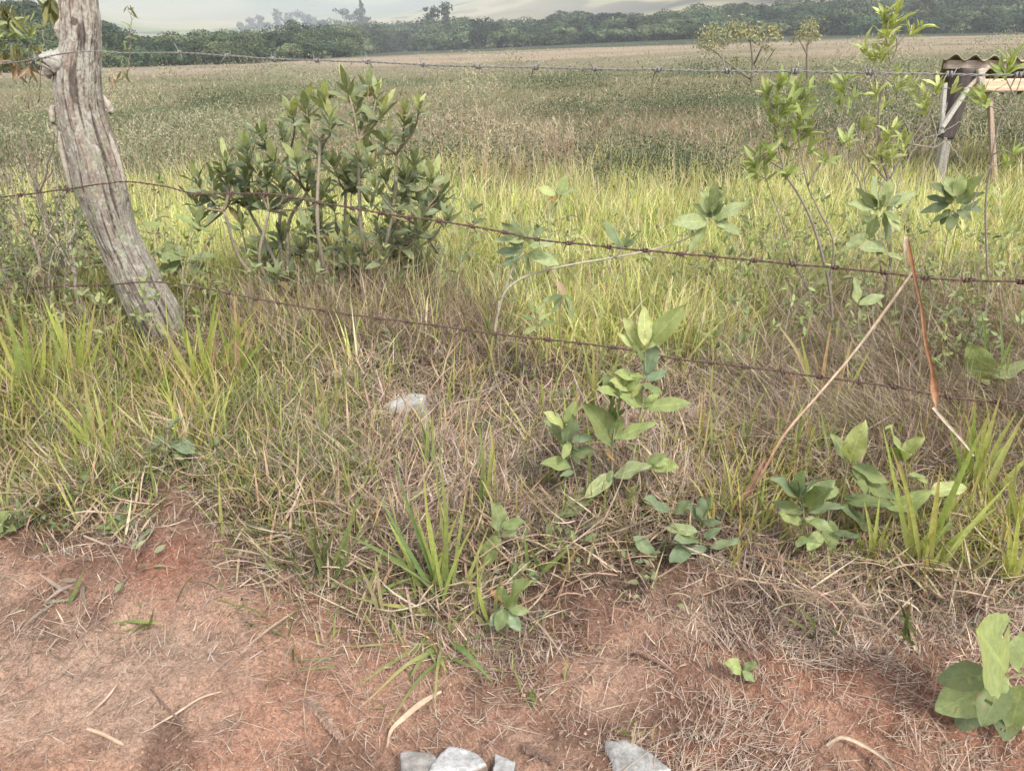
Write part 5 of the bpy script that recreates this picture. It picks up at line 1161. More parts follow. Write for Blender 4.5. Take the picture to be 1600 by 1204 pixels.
leafy('blue_leaved_weed', 'low bluish-leaved weed spreading at the edge of bare earth', (1093, 880), 1.93, [[(1093, 885), (1095, 850), (1094, 815)], [(1093, 870), (1060, 830), (1045, 800)]],
      [(1046, 798, 1010, 778, 'b', .4), (1052, 800, 1078, 784, 'b', .5), (1096, 812, 1098, 776, 'b', .5), (1094, 812, 1076, 790, 'b'), (1098, 816, 1126, 816, 'b', .35), (1108, 855, 1158, 842, 'b', .35), (1106, 858, 1070, 856, 'b', .35), (988, 838, 1028, 868, 'b', .45), (1076, 853, 1048, 877, 'b', .5), (1096, 815, 1112, 778, 'b', .4), (1090, 830, 1040, 822, 'w', .4), (1100, 840, 1125, 825, 'b'), (1088, 842, 1060, 838, 'b')], M_LEAF, 'weed', .003, spread=.05)
leafy('bushy_weed', 'bushy weed with large veined leaves left of the two pale shoots', (1262, 880), 1.9, [[(1262, 890), (1258, 840), (1254, 790), (1246, 750)], [(1262, 880), (1290, 820), (1296, 790)]],
      [(1255, 800, 1208, 784, 'g', .45), (1250, 785, 1240, 742, 'b', .4), (1254, 790, 1302, 750, 'g', .5), (1252, 780, 1212, 745, 'b', .35), (1258, 775, 1315, 762, 'g', .42), (1258, 810, 1302, 828, 'g', .5), (1256, 835, 1303, 906, 'l', .42), (1262, 838, 1244, 850, 'g', .6), (1298, 812, 1300, 860, 'g', .5), (1256, 770, 1275, 745, 'b', .5), (1254, 815, 1218, 800, 'l', .5), (1262, 800, 1312, 785, 'b', .4), (1262, 790, 1285, 765, 'g', .55), (1285, 830, 1262, 858, 'l', .5), (1300, 830, 1345, 838, 'd', .3)], M_LEAF, 'weed', .004, spread=.06)
leafy('veined_weed', 'weed with a pale yellow-green twin-leaf shoot and large veined side leaf', (1310, 850), 1.95, [[(1306, 860), (1312, 800), (1322, 740), (1328, 715)]],
      [(1328, 720, 1344, 671, 'v', .42), (1324, 718, 1304, 679, 'w', .4), (1328, 722, 1318, 694, 'v', .35), (1330, 735, 1410, 781, 'g', .36), (1332, 728, 1388, 752, 'g', .4), (1318, 780, 1392, 782, 'g', .35), (1326, 724, 1345, 716, 'v', .4), (1315, 790, 1370, 830, 'd', .3)], M_WOOLLY, 'weed', .0035, spread=.06)
leafy('pale_shoot_weed', 'weed topped by a pale cupped shoot among broad grass blades', (1425, 850), 1.98, [[(1428, 870), (1422, 800), (1413, 715)]],
      [(1410, 712, 1396, 668, 'l', .5), (1412, 710, 1437, 684, 'v', .5), (1412, 716, 1424, 708, 'v', .6), (1412, 718, 1392, 702, 'w', .6), (1396, 802, 1452, 766, 'l', .45), (1452, 770, 1512, 758, 'v', .5), (1430, 795, 1392, 785, 'g', .4), (1450, 830, 1490, 820, 'l', .35), (1420, 740, 1450, 752, 'l', .35)], M_WOOLLY, 'weed', .003, spread=.05)
leafy('big_leaved_plant', 'plant with big round insect-bitten leaves in the lower right corner', (1590, 1110), 1.32, [[(1600, 1150), (1592, 1100), (1575, 1065)], [(1610, 1050), (1560, 1062)]],
      [(1548, 1052, 1466, 1062, 'g', .62), (1575, 1058, 1464, 1108, 'l', .58), (1572, 1050, 1532, 985, 'l', .75), (1592, 1050, 1612, 985, 'l', .7), (1540, 1090, 1495, 1140, 'd', .55), (1580, 1090, 1570, 1152, 'd', .6), (1598, 1070, 1578, 1140, 'l', .6), (1600, 1100, 1602, 1180, 'd', .6), (1570, 1060, 1535, 1132, 'g', .55)], M_LEAF, 'plant', .005, spread=.05, rows=16, serr=.03, stemcol=(0.38, 0.33, 0.2), fold=.05, holes=.02, flat=1)
leafy('low_weed', 'small crumpled weed under the orange leaf at the front of the grass', (790, 985), 1.72, [[(792, 995), (790, 950)]],
      [(790, 950, 776, 985, 'g', .6), (792, 945, 820, 905, 'l', .5), (790, 952, 765, 975, 'b', .6), (794, 955, 812, 985, 'b', .6), (790, 945, 785, 920, 'g', .5), (794, 950, 826, 955, 'g', .5)], M_LEAF, 'weed', spread=.03)
leafy('two_leaf_weed', 'weed with a bitten upright leaf and a curled lower leaf at centre', (778, 880), 1.9, [[(782, 900), (783, 860), (778, 825)]],
      [(782, 825, 776, 788, 'w', .5), (784, 822, 820, 815, 'g', .5), (780, 835, 752, 884, 'l', .5), (782, 836, 808, 832, 'w', .4)], M_WOOLLY, 'weed', spread=.03)
leafy('seedling', 'tiny round-leaved seedling alone on the bare earth', (1160, 1055), 1.52, [[(1160, 1060), (1158, 1045)]], [(1158, 1046, 1136, 1034, 'l', .65), (1160, 1046, 1182, 1034, 'g', .7), (1160, 1048, 1180, 1063, 'g', .7), (1156, 1048, 1148, 1052, 'l', .8)], M_LEAF, 'seedling', .002, spread=.02)
leafy('dusty_weed', 'grey-green dusty weed low in the straw under the post', (300, 740), 2.35, [[(285, 780), (270, 700), (258, 665)], [(285, 780), (320, 730), (340, 710)]],
      [(320, 708, 348, 716, 'w', .6), (325, 720, 348, 732, 'w', .7), (318, 712, 290, 700, 'b', .4), (258, 680, 235, 700, 'b', .4), (262, 670, 280, 655, 'b', .4), (310, 728, 290, 735, 'b', .4), (270, 690, 300, 700, 'b', .4), (268, 700, 245, 715, 'b'), (330, 700, 340, 682, 'b'), (280, 720, 262, 740, 'b'), (290, 740, 310, 755, 'b')], M_WOOLLY, 'weed', spread=.05)
leafy('clover_weed', 'small rounded leaves at the left edge where straw meets earth', (5, 830), 2.0, [], [(0, 830, 18, 812, 'l', .7), (-4, 828, 12, 802, 'l', .7), (-10, 830, 20, 826, 'g', .6)], M_LEAF, 'weed', spread=.03)
leafy('ground_weed', 'little lobed green leaf cluster in straw above the red bank', (170, 828), 2.0, [], [(172, 825, 152, 822, 'g', .6), (174, 824, 172, 806, 'g', .6), (176, 824, 190, 812, 'g', .6), (174, 828, 160, 832, 'b', .6), (176, 826, 192, 828, 'b', .5)], M_LEAF, 'weed', spread=.03)
leafy('right_leaf_weed', 'light green two-leaved weed near the right edge above the lowest wire', (1555, 640), 2.4, [[(1552, 690), (1548, 620), (1546, 580)]], [(1546, 592, 1516, 544, 'l', .5), (1550, 592, 1606, 560, 'l', .5), (1548, 600, 1530, 585, 'v', .4)], M_LEAF, 'weed', spread=.04)
leafy('lone_leaf_weed', 'two pale leaves poking through the combed straw', (1340, 500), 2.9, [[(1342, 520), (1340, 478)]], [(1340, 474, 1336, 434, 'w', .45), (1342, 476, 1382, 459, 'w', .4)], M_WOOLLY, 'weed', spread=.03)
leafy('wilted_weed', 'wilted pale drooping leaves above the lowest wire at centre', (876, 600), 2.75, [[(880, 640), (876, 560), (875, 480), (884, 440), (880, 420)]], [(884, 462, 858, 490, 'w', .35), (886, 462, 902, 505, 'w', .35), (882, 460, 872, 440, 't', .5), (884, 465, 890, 485, 'w', .5), (880, 462, 848, 470, 'w', .35)], M_WOOLLY, 'weed', .0018, spread=.03, stemcol=(0.22, 0.13, 0.10))
leafy('centre_weed', 'fine-leaved green weed behind the lowest wire left of the wilted one', (840, 520), 3.0, [[(840, 540), (838, 500), (835, 475)]], [(838, 500, 815, 492, 'g', .3), (840, 500, 860, 488, 'l', .3), (838, 510, 818, 520, 'g', .3), (842, 508, 868, 502, 'g', .3), (836, 490, 828, 470, 'l', .3), (838, 490, 852, 472, 'l', .3)], M_LEAF, 'weed', spread=.04)

def tangle():
    mb = MB(); lb = MB()
    for i in range(400):
        if i < 170: t = RNG.uniform(.28, .68); Y = RNG.uniform(2.9, 4.6)
        elif i < 345: t = RNG.uniform(-.74, -.46); Y = RNG.uniform(3.0, 4.4)
        else: t = RNG.uniform(-.4, .3); Y = RNG.uniform(3.4, 4.6)
        a = np.array([t * Y, Y, float(base_h(t * Y, Y)) - .02]); d = nrm(np.array([RNG.normal(0, .3), RNG.normal(0, .15), 1.0])); P = [a]; n = RNG.integers(4, 10)
        for k in range(n): d = nrm(d + RNG.normal(0, .14, 3)); P.append(P[-1] + d * RNG.uniform(.05, .09))
        P = np.array(P); c = np.array([(0.33, 0.27, 0.20), (0.26, 0.20, 0.15), (0.38, 0.33, 0.24)][RNG.integers(0, 3)]); tube(mb, P, np.linspace(.0028, .0009, len(P)), c, 5)
        leafy_ = RNG.random() < .55; tone = pick([(0.22, 0.27, 0.11), (0.28, 0.32, 0.14), (0.17, 0.20, 0.10)], 1)[0]
        for k in range(2, len(P)):
            dd = nrm(d + RNG.normal(0, .7, 3)); q = P[k] + dd * RNG.uniform(.04, .14); tube(mb, [P[k], (P[k] + q) / 2 + RNG.normal(0, .006, 3), q], [.0013, .001, .0006], c, 4)
            m = 4 if leafy_ else 0
            if m:
                L = RNG.uniform(.02, .055, m); leaves(lb, P[k] + (q - P[k]) * RNG.uniform(.3, 1, (m, 1)), RNG.normal(0, .6, (m, 3)) + np.array([0, 0, .5]), RNG.normal(0, .6, (m, 3)) + np.array([0, -.5, 1]), L, L * .35, tone * RNG.uniform(.7, 1.25, (m, 1)), rows=4, droop=.4)
    tag(mb.build('dry_twigs', M_BARK), 'thin dry twigs tangled among the plants behind the wires', kind='stuff')
    tag(lb.build('undergrowth', M_WOOLLY), 'small leaves of the undergrowth behind the wires', kind='stuff')
tangle()

# ---- distinct grass clumps
def clump(label, px, py, spec, pal=YGREEN, seed_lean=None, name='grass_clump', extra=10):
    """spec: list of (x tip, y tip, width px) of blades seen; rooted near (px, py)"""
    O = G(px, py); t = thing(name, label, 'grass clump', O); mb = MB()
    for (x, y, w_) in spec:
        r_ = O + np.array([RNG.normal(0, .022), RNG.normal(0, .022), 0]); r_[2] = H(r_[0], r_[1]) - .01
        tip = V(x, y, max(O[1] + RNG.uniform(-.10, .06), .8)); 
        if tip[2] < H(tip[0], tip[1]) + .01:
            tip = G(x, y) + np.array([0, 0, .03])
        c = pick(pal, 1)[0]; W = .82 * w_ / F * np.linalg.norm(tip - [0, 0, CAM_H]); L = np.linalg.norm(tip - r_)
        mid = (r_ + tip) / 2 + np.array([0, 0, 1]) * L * RNG.uniform(-.03, .12) * min(1, np.linalg.norm((tip - r_)[:2]) / L * 1.6) + RNG.normal(0, .006, 3)
        P = smooth_path([r_, mid, tip], 7); n = len(P); tg = nrm(np.gradient(P, axis=0)); vc = nrm(np.array([0, 0, CAM_H]) - P); s = nrm(nrm(np.cross(tg, vc)) + .5 * RNG.normal(0, .6) * vc)
        tt = np.linspace(0, 1, n); wt = np.where(tt < .25, .35 + tt * 1.6, 1) * (1 - tt ** 2.4) + .02
        nn = np.cross(s, tg); hw = (W * .5 * wt)[:, None]
        v = np.stack([P - s * hw + nn * hw * .35, P, P + s * hw + nn * hw * .35], 1).reshape(-1, 3)
        i = np.arange(n - 1)[:, None] * 3; j = np.arange(2)[None]; f = np.stack([i + j, i + j + 1, i + 3 + j + 1, i + 3 + j], -1).reshape(-1, 4)
        tipc = np.array([0.42, 0.30, 0.14]) if RNG.random() < .35 else c * 1.15
        cc = c + (tipc - c) * (tt[:, None] ** 4); mb.add(v, f, np.repeat(cc, 3, 0))
    if extra:
        n = extra; rs = .025 + .0012 * n; rt = O + np.stack([RNG.normal(0, rs, n), RNG.normal(0, rs * .8, n), 0 * np.arange(n)], -1); rt[:, 2] = H(rt[:, 0], rt[:, 1]) - .01
        hh = np.mean([abs(py - s[1]) for s in spec]) / F * O[1]; c = pick(list(pal) + STRAW[:3] + BROWN[:1], n)
        blades(mb, rt, RNG.uniform(0, 6.28, n), RNG.uniform(.05, .9, n), RNG.uniform(.3, .95, n) * hh * 1.1, RNG.uniform(.003, .009, n), RNG.uniform(-.2, 1.9, n), c, K=6, fold=True)
    mb.build('blades', M_GRASS, t, origin=O)
FRESH = [(0.20, 0.26, 0.09), (0.26, 0.31, 0.11), (0.17, 0.23, 0.085), (0.31, 0.34, 0.14)]
MIX = FRESH + [(0.42, 0.40, 0.16), (0.38, 0.27, 0.13)]
BRIGHT = [(0.40, 0.43, 0.14), (0.34, 0.38, 0.12), (0.46, 0.46, 0.18), (0.28, 0.33, 0.11)]
DRYB = [(0.46, 0.36, 0.22), (0.42, 0.30, 0.17), (0.36, 0.34, 0.14), (0.50, 0.42, 0.28)]
clump('largest fresh grass clump at front centre with long spreading blades', 690, 935, [(686, 690, 9), (672, 645, 6), (616, 722, 9), (586, 763, 10), (732, 748, 8), (540, 832, 10), (590, 832, 8), (645, 785, 7), (700, 830, 7), (765, 818, 8), (748, 800, 8), (640, 880, 8), (720, 850, 7), (600, 870, 6), (770, 870, 8), (548, 925, 11), (580, 955, 10), (660, 720, 9), (700, 760, 9), (625, 770, 9), (720, 790, 8), (600, 800, 9), (670, 800, 8), (740, 880, 8)], BRIGHT[:2] + FRESH, extra=110)
clump('fresh grass clump at front left of centre, leaning right', 508, 925, [(455, 760, 7), (560, 770, 10), (575, 745, 7), (470, 830, 9), (440, 850, 7), (540, 800, 8), (430, 890, 9), (490, 800, 7), (555, 840, 7), (420, 905, 8), (480, 790, 5), (600, 890, 7)], FRESH[:3] + DGREEN, extra=100)
clump('trailing grass clump sprawled over the bare earth at the front', 697, 1000, [(455, 1045, 9), (465, 1062, 9), (560, 1085, 9), (680, 1135, 6), (772, 1082, 11), (745, 1040, 10), (600, 1160, 7), (565, 1120, 8), (700, 1065, 9), (750, 1060, 8), (530, 1010, 7), (640, 1075, 10)], FRESH, extra=14)
clump('yellowing tuft of broad blades under the lowest wire left of centre', 549, 640, [(540, 545, 9), (553, 570, 8), (530, 590, 7), (562, 590, 8), (520, 640, 7), (575, 600, 7), (545, 600, 7), (508, 610, 6)], MIX, extra=24)
clump('upright pale grass shoot with split top at centre', 757, 800, [(749, 662, 8), (764, 650, 8), (768, 690, 9), (757, 690, 9), (775, 685, 8), (748, 700, 7)], FRESH[1:] + MIX, extra=8)
clump('upright grass shoots beside the half-hidden pale stone', 672, 760, [(668, 645, 10), (655, 650, 8), (676, 640, 6), (674, 655, 7), (689, 690, 8)], FRESH, extra=10)
clump('yellow-tipped grass tuft left of the tall leafy weed', 868, 770, [(835, 720, 7), (858, 728, 7), (880, 735, 7), (868, 735, 8), (885, 742, 7), (845, 745, 7), (860, 700, 6)], MIX, extra=18)
clump('small V-shaped grass sprout at the edge of the bare earth', 833, 900, [(818, 828, 9), (895, 850, 9), (828, 850, 8), (880, 862, 7)], FRESH[1:], extra=8)
clump('tawny grass tuft right of the tall weed', 1105, 720, [(1103, 630, 8), (1110, 640, 8), (1095, 650, 7), (1130, 660, 7), (1150, 640, 7), (1120, 655, 7), (1085, 700, 7), (1070, 680, 6), (1065, 740, 8)], MIX + DRYB, extra=36)
clump('tawny grass tuft with curved tips left of the pale stick', 1150, 730, [(1165, 640, 8), (1185, 635, 7), (1148, 660, 7), (1170, 670, 7), (1135, 672, 7), (1140, 700, 7), (1162, 690, 8)], MIX + DRYB, extra=34)
clump('yellow-green grass tuft right of the pale stick', 1232, 745, [(1217, 680, 9), (1262, 640, 10), (1255, 660, 8), (1228, 690, 8), (1200, 705, 8), (1272, 660, 7), (1245, 670, 8)], BRIGHT + MIX[4:], extra=34)
clump('grass tuft between the yellow-green tuft and the twin-leaf shoot', 1275, 745, [(1282, 640, 8), (1262, 636, 8), (1300, 665, 8), (1285, 670, 7), (1310, 655, 7), (1268, 680, 7)], MIX, extra=18)
clump('broad bright grass blades spreading in front at the right', 1432, 895, [(1378, 660, 10), (1470, 725, 13), (1548, 640, 13), (1560, 790, 12), (1510, 765, 11), (1408, 720, 10), (1390, 690, 9), (1585, 745, 9), (1495, 800, 10), (1475, 850, 8), (1465, 820, 10)], BRIGHT, extra=48)
clump('tall bright grass tuft at the right below the rusty wire', 1525, 780, [(1480, 655, 10), (1565, 612, 12), (1525, 625, 10), (1545, 640, 11), (1600, 650, 12), (1505, 640, 9), (1590, 640, 10), (1500, 700, 9), (1575, 690, 9), (1620, 700, 10), (1515, 660, 8), (1555, 670, 8), (1540, 690, 8)], BRIGHT, extra=110)
clump('bright grass tuft at the lower right edge', 1570, 920, [(1578, 805, 11), (1592, 795, 10), (1560, 850, 9), (1610, 840, 12), (1600, 870, 10), (1545, 880, 8), (1620, 900, 10), (1540, 965, 8)], BRIGHT, extra=48)
clump('thin blades rising from the right-hand two-leaved weed', 1548, 640, [(1532, 478, 7), (1562, 480, 6), (1590, 510, 6), (1580, 540, 6), (1545, 520, 6)], FRESH, extra=8)
clump('tall clump of long grass blades at the far left', 60, 640, [(0, 450, 9), (-20, 480, 8), (20, 500, 9), (40, 505, 8), (-10, 560, 8), (30, 470, 7), (90, 520, 7), (-30, 600, 8), (70, 490, 7), (100, 560, 7)], YGREEN + FRESH, extra=70)
clump('bright yellow-green blades below the wire left of the post', 122, 620, [(65, 460, 10), (80, 470, 11), (100, 490, 10), (70, 500, 8), (120, 500, 8), (135, 470, 8), (90, 540, 8), (150, 465, 8), (160, 520, 9), (110, 530, 8), (140, 540, 8)], BRIGHT + YGREEN, extra=110)
clump('bent-bladed grass clump in the straw below the leaning post', 158, 725, [(130, 575, 10), (70, 602, 9), (82, 642, 9), (100, 660, 9), (235, 680, 8), (145, 600, 8), (125, 620, 8), (175, 610, 8), (200, 640, 8), (78, 712, 9), (110, 590, 8)], BRIGHT + FRESH, extra=90)
clump('V-shaped grass sprout right of the bent-bladed clump', 240, 655, [(270, 590, 9), (234, 600, 8), (196, 615, 7), (262, 575, 7), (222, 655, 8)], FRESH, extra=14)
clump('tall green and tan grass clump against the right side of the post', 318, 610, [(245, 495, 10), (262, 520, 9), (305, 480, 9), (345, 470, 9), (410, 470, 7), (335, 500, 9), (290, 510, 9), (280, 570, 9), (355, 520, 8), (265, 560, 8), (325, 540, 8), (385, 540, 7), (340, 450, 9), (300, 540, 8), (275, 480, 7)], YGREEN + [(0.20, 0.26, 0.08), (0.40, 0.28, 0.15)], extra=110)
clump('tan and green grass clump right of the post clump', 378, 600, [(360, 490, 8), (375, 480, 8), (400, 500, 8), (420, 520, 7), (350, 530, 7), (390, 510, 8), (365, 450, 8), (335, 480, 7)], YGREEN + DRYB, extra=80)
clump('tiny grass tuft on the bare earth at lower left', 225, 970, [(180, 985, 8), (195, 1000, 7), (240, 950, 6), (260, 975, 6), (205, 990, 7), (215, 940, 6)], DGREEN + FRESH[:1], extra=14)
clump('pale dry and green tuft lying on the earth near the left edge', 120, 925, [(60, 895, 7), (90, 905, 8), (140, 960, 8), (130, 890, 7), (70, 940, 6), (35, 1000, 5), (150, 950, 7)], DGREEN + GREY, extra=30)
clump('tuft of flattened stalks in front of the grey slab', 1000, 1146, [(985, 1130, 6), (1010, 1135, 6), (960, 1140, 5), (1025, 1142, 5), (995, 1125, 5)], DGREEN + DRYB, extra=14)
clump('small green tuft on the earth below the crumpled weed', 832, 1098, [(825, 1080, 6), (840, 1085, 6), (815, 1095, 6), (836, 1075, 6)], FRESH[:1] + DGREEN, extra=14)
clump('low dark-green creeping grass at the earth edge lower right', 1262, 985, [(1220, 960, 6), (1240, 945, 6), (1300, 955, 6), (1320, 975, 6), (1210, 990, 6), (1280, 1010, 6), (1250, 1020, 6), (1340, 950, 6), (1290, 940, 6)], DGREEN, extra=90)
clump('green blades beside the pale bent straw at lower right', 1415, 1000, [(1405, 940, 7), (1425, 935, 7), (1395, 980, 7), (1430, 960, 6), (1400, 960, 6)], DGREEN + FRESH[:1], extra=16)

clump('green clump right of the largest front clump, hanging over the earth', 765, 975, [(720, 900, 9), (745, 880, 9), (790, 890, 8), (810, 925, 8), (700, 940, 8), (735, 1010, 8), (780, 1015, 7), (830, 980, 7), (760, 870, 8), (690, 985, 7)], FRESH + BRIGHT[:1], extra=110)
clump('green clump between the two front clumps, mixed with straw', 600, 950, [(560, 880, 8), (585, 860, 8), (620, 870, 8), (650, 900, 8), (540, 930, 7), (570, 990, 7), (615, 1000, 7), (640, 970, 7), (600, 850, 7)], FRESH + DRYB[:2], extra=110)
clump('low green tuft at the left foot of the front-left clump', 440, 905, [(400, 860, 7), (420, 840, 7), (450, 850, 7), (395, 900, 6), (420, 940, 6), (465, 870, 7)], FRESH[:3] + DGREEN, extra=80)
clump('yellow-green tuft between the bushy weed and the broad blades', 1365, 880, [(1330, 800, 8), (1350, 780, 9), (1375, 770, 8), (1395, 800, 8), (1340, 840, 7), (1400, 840, 7)], BRIGHT, extra=60)
clump('long yellow-green tuft at the far right above the corner plant', 1590, 840, [(1540, 740, 9), (1565, 720, 9), (1590, 710, 9), (1610, 740, 9), (1550, 790, 8), (1520, 800, 8), (1600, 770, 8)], BRIGHT, extra=70)
clump('pale tan grass tuft left of the half-hidden stone', 500, 700, [(495, 610, 8), (510, 625, 8), (480, 640, 7), (525, 650, 7), (505, 600, 6), (470, 670, 7)], MIX + DRYB, extra=44)
clump('grass tuft with yellow tips above the front left-of-centre clump', 510, 760, [(470, 715, 8), (485, 725, 8), (505, 715, 9), (520, 720, 7), (535, 700, 6), (460, 705, 6)], MIX + DRYB, extra=40)
clump('wide yellow-green tuft standing behind the lowest wire at right of centre', 1290, 640, [(1215, 505, 9), (1250, 520, 9), (1335, 520, 8), (1300, 500, 7), (1270, 540, 8), (1360, 545, 8), (1320, 560, 7), (1235, 560, 7), (1200, 560, 7)], BRIGHT + DRYB[:2], extra=80)
clump('thin upright grass tuft just behind the tallest leafy weed', 935, 640, [(905, 520, 6), (925, 500, 6), (950, 515, 6), (975, 530, 7), (890, 560, 6), (940, 560, 6), (900, 590, 7)], MIX, extra=50)
clump('grass tuft beside the woolly branch foot behind the lowest wire', 775, 560, [(745, 470, 7), (760, 450, 7), (790, 480, 7), (805, 470, 6), (730, 500, 7), (770, 490, 7), (820, 510, 6)], MIX + DRYB[:2], extra=50)
clump('long straw and green tuft leaning at the foot of the thin stake', 1560, 520, [(1520, 400, 6), (1590, 420, 7), (1500, 440, 6), (1480, 470, 6), (1600, 450, 7), (1540, 430, 6), (1460, 480, 6)], DRYB + YGREEN, extra=90)
clump('tan grass tuft in front of the bushy weed', 1200, 830, [(1180, 760, 6), (1195, 745, 6), (1215, 790, 6), (1170, 800, 6), (1230, 800, 5)], DRYB + MIX[:2], extra=40)
clump('short tan and green tuft left of the yellow-tipped tuft', 812, 790, [(800, 730, 7), (815, 740, 7), (830, 760, 6), (795, 760, 6)], DRYB + MIX[:2], extra=36)

# ---- loose pieces
def strip(name, label, cat, pts, wpx, c, Y=None, matl=M_STRAW, curl=.3):
    """a long dead blade, a stick or a fallen leaf; pts on the photo at distance Y, or lying on the ground"""
    P = smooth_path([(V(x, y, Y) if Y else G(x, y) + np.array([0, 0, .012 + .006 * np.sin(i * 2)])) if len(q) == 2 else V(x, y, q[2]) for i, q in enumerate(pts) for x, y in [q[:2]]], 10)
    n = len(P); tg = nrm(np.gradient(P, axis=0)); vc = nrm(np.array([0, 0, CAM_H]) - P); s = nrm(np.cross(tg, vc)); nn = np.cross(s, tg)
    dist = np.linalg.norm(P - [0, 0, CAM_H], axis=1); w_ = np.interp(np.linspace(0, 1, n), np.linspace(0, 1, len(wpx)), wpx) / F * dist * .5
    cc = np.array(c) if np.ndim(c) == 1 else np.stack([np.interp(np.linspace(0, 1, n), np.linspace(0, 1, len(c)), np.array(c)[:, k]) for k in range(3)], -1)
    cs = np.array([-1, -.5, 0, .5, 1]); v = P[:, None] + s[:, None] * (cs[None, :, None] * w_[:, None, None]) + nn[:, None] * (curl * (cs ** 2)[None, :, None] * w_[:, None, None])
    i = np.arange(n - 1)[:, None] * 5; j = np.arange(4)[None]; f = np.stack([i + j, i + j + 1, i + 5 + j + 1, i + 5 + j], -1).reshape(-1, 4)
    v = v.reshape(-1, 3); off = np.repeat(nn, 5, 0) * 0.0008; N0 = len(v)
    mb = MB(); c5 = np.repeat(cc, 5, 0) if cc.ndim == 2 else np.tile(cc, (N0, 1))
    c5 = c5 * (1 + .3 * fbm(v[:, 0] * 60, v[:, 2] * 60 + v[:, 1] * 40, 3, 701))[:, None]
    mb.add(v, f, c5); mb.add(v - off, f[:, ::-1], c5)
    O = P[0]; return tag(mb.build(name, matl, origin=O), label, cat)
ORG = (0.31, 0.145, 0.075); PALE = (0.48, 0.39, 0.28)
strip('dead_grass_blade', 'rust-orange dead blade hanging over the two rusty wires at right', 'dead blade', [(1418, 372, 2.2), (1424, 405, 2.17), (1431, 440, 2.15), (1440, 480, 2.15), (1446, 530, 2.15), (1455, 570, 2.15), (1460, 605, 2.14), (1463, 636, 2.12)], [3, 5, 4, 3, 5, 5, 4, 11, 2], [ORG, (0.26, 0.12, 0.07), (0.38, 0.22, 0.12), ORG, (0.42, 0.24, 0.14)], curl=.5)
strip('broken_stalk', 'pale dry stalk leaning from the middle wire down to reddish roots', 'dry stalk', [(1426, 425, 2.2), (1380, 490, 2.2), (1335, 550, 2.18), (1280, 615, 2.12), (1225, 680, 2.05), (1185, 750, 2.0), (1140, 810, 1.97)], [3, 4, 3.5, 3, 4, 4, 3], [PALE, PALE, (0.5, 0.38, 0.27), (0.36, 0.22, 0.15), (0.30, 0.17, 0.12)], curl=1)
strip('straw_tip', 'short pale folded tip beside the top of the orange blade', 'dead blade', [(1416, 369, 2.19), (1415, 392, 2.18), (1417, 418, 2.18)], [5, 4, 2], PALE)
strip('dry_straw_stem', 'pale straw slanting from the foot of the orange blade to the right', 'dry stalk', [(1458, 636, 2.1), (1480, 662, 2.05), (1505, 690, 2.0), (1522, 712, 1.98)], [4, 4, 3, 2], (0.48, 0.39, 0.29))
strip('bent_straw', 'bent pale straw at lower right pointing down', 'dry stalk', [(1396, 935), (1408, 960), (1424, 995), (1430, 1020)], [3, 6, 7, 4], (0.58, 0.46, 0.32))
strip('dead_grass_blade', 'broad tan dead leaf blade on the earth below the trailing clump', 'dead blade', [(690, 1085), (660, 1105), (630, 1125), (612, 1145), (606, 1175)], [3, 8, 7, 5, 2], (0.46, 0.34, 0.235))
strip('twig', 'thin twig lying on the earth at lower left, forked at a pale knot', 'twig', [(236, 1080), (255, 1105), (278, 1125), (292, 1142)], [2, 3, 3, 2], (0.20, 0.14, 0.11), curl=1.5)
strip('twig', 'long pale straw lying on bare earth at lower left', 'dry stalk', [(228, 1018), (200, 1055), (170, 1090), (140, 1120)], [2, 3, 3, 2], (0.50, 0.38, 0.29), curl=1.5)
strip('twig', 'long straw crossing the earth left of the earth-coloured seed spike', 'dry stalk', [(355, 1083), (315, 1098), (275, 1118), (240, 1140)], [2, 3, 3, 2], (0.50, 0.38, 0.29), curl=1.5)
strip('twig', 'short thick pale straw at lower left', 'dry stalk', [(138, 1143), (165, 1155), (195, 1167)], [4, 5, 4], (0.48, 0.36, 0.26), curl=1.5)
strip('twig', 'thin straight straw on the red earth right of centre', 'dry stalk', [(1042, 942), (1055, 995), (1066, 1040), (1077, 1076)], [2, 3, 3, 2], (0.46, 0.33, 0.24), curl=1.5)
strip('twig', 'gnarled pale twig on the earth next to the seedling', 'twig', [(1165, 1008), (1140, 1030), (1122, 1055), (1110, 1070)], [3, 4, 4, 3], (0.46, 0.36, 0.27), curl=1.5)
strip('twig', 'long bent straw arching at the bottom right', 'dry stalk', [(1290, 1170), (1315, 1160), (1350, 1168), (1382, 1190), (1395, 1210)], [4, 5, 5, 5, 4], (0.42, 0.33, 0.24), curl=1)
strip('reddish_stalk', 'bundle-like reddish stalk base slanting at the foot of the pale stick', 'dry stalk', [(1195, 718, 2.02), (1170, 765, 1.97), (1145, 800, 1.94), (1128, 822, 1.92)], [4, 8, 9, 5], (0.27, 0.145, 0.11), curl=1)
strip('fallen_leaf', 'curled tan dead leaf with a dark hollow on the tall weed', 'dead leaf', [(936, 712, 2.05), (940, 702, 2.04), (950, 702, 2.03), (956, 710, 2.04), (950, 718, 2.05)], [3, 4, 5, 4, 3], (0.52, 0.38, 0.24), curl=.8)
strip('fallen_leaf', 'orange dead leaf hanging under the tall weed', 'dead leaf', [(938, 740, 2.06), (945, 752, 2.04), (950, 768, 2.02)], [4, 14, 4], (0.38, 0.21, 0.11), curl=.5)
strip('fallen_leaf', 'orange-brown dead leaf in the straw left of the bluish weed', 'dead leaf', [(1068, 755, 2.12), (1078, 762, 2.1), (1086, 772, 2.08)], [5, 16, 5], (0.40, 0.19, 0.10), curl=.6)
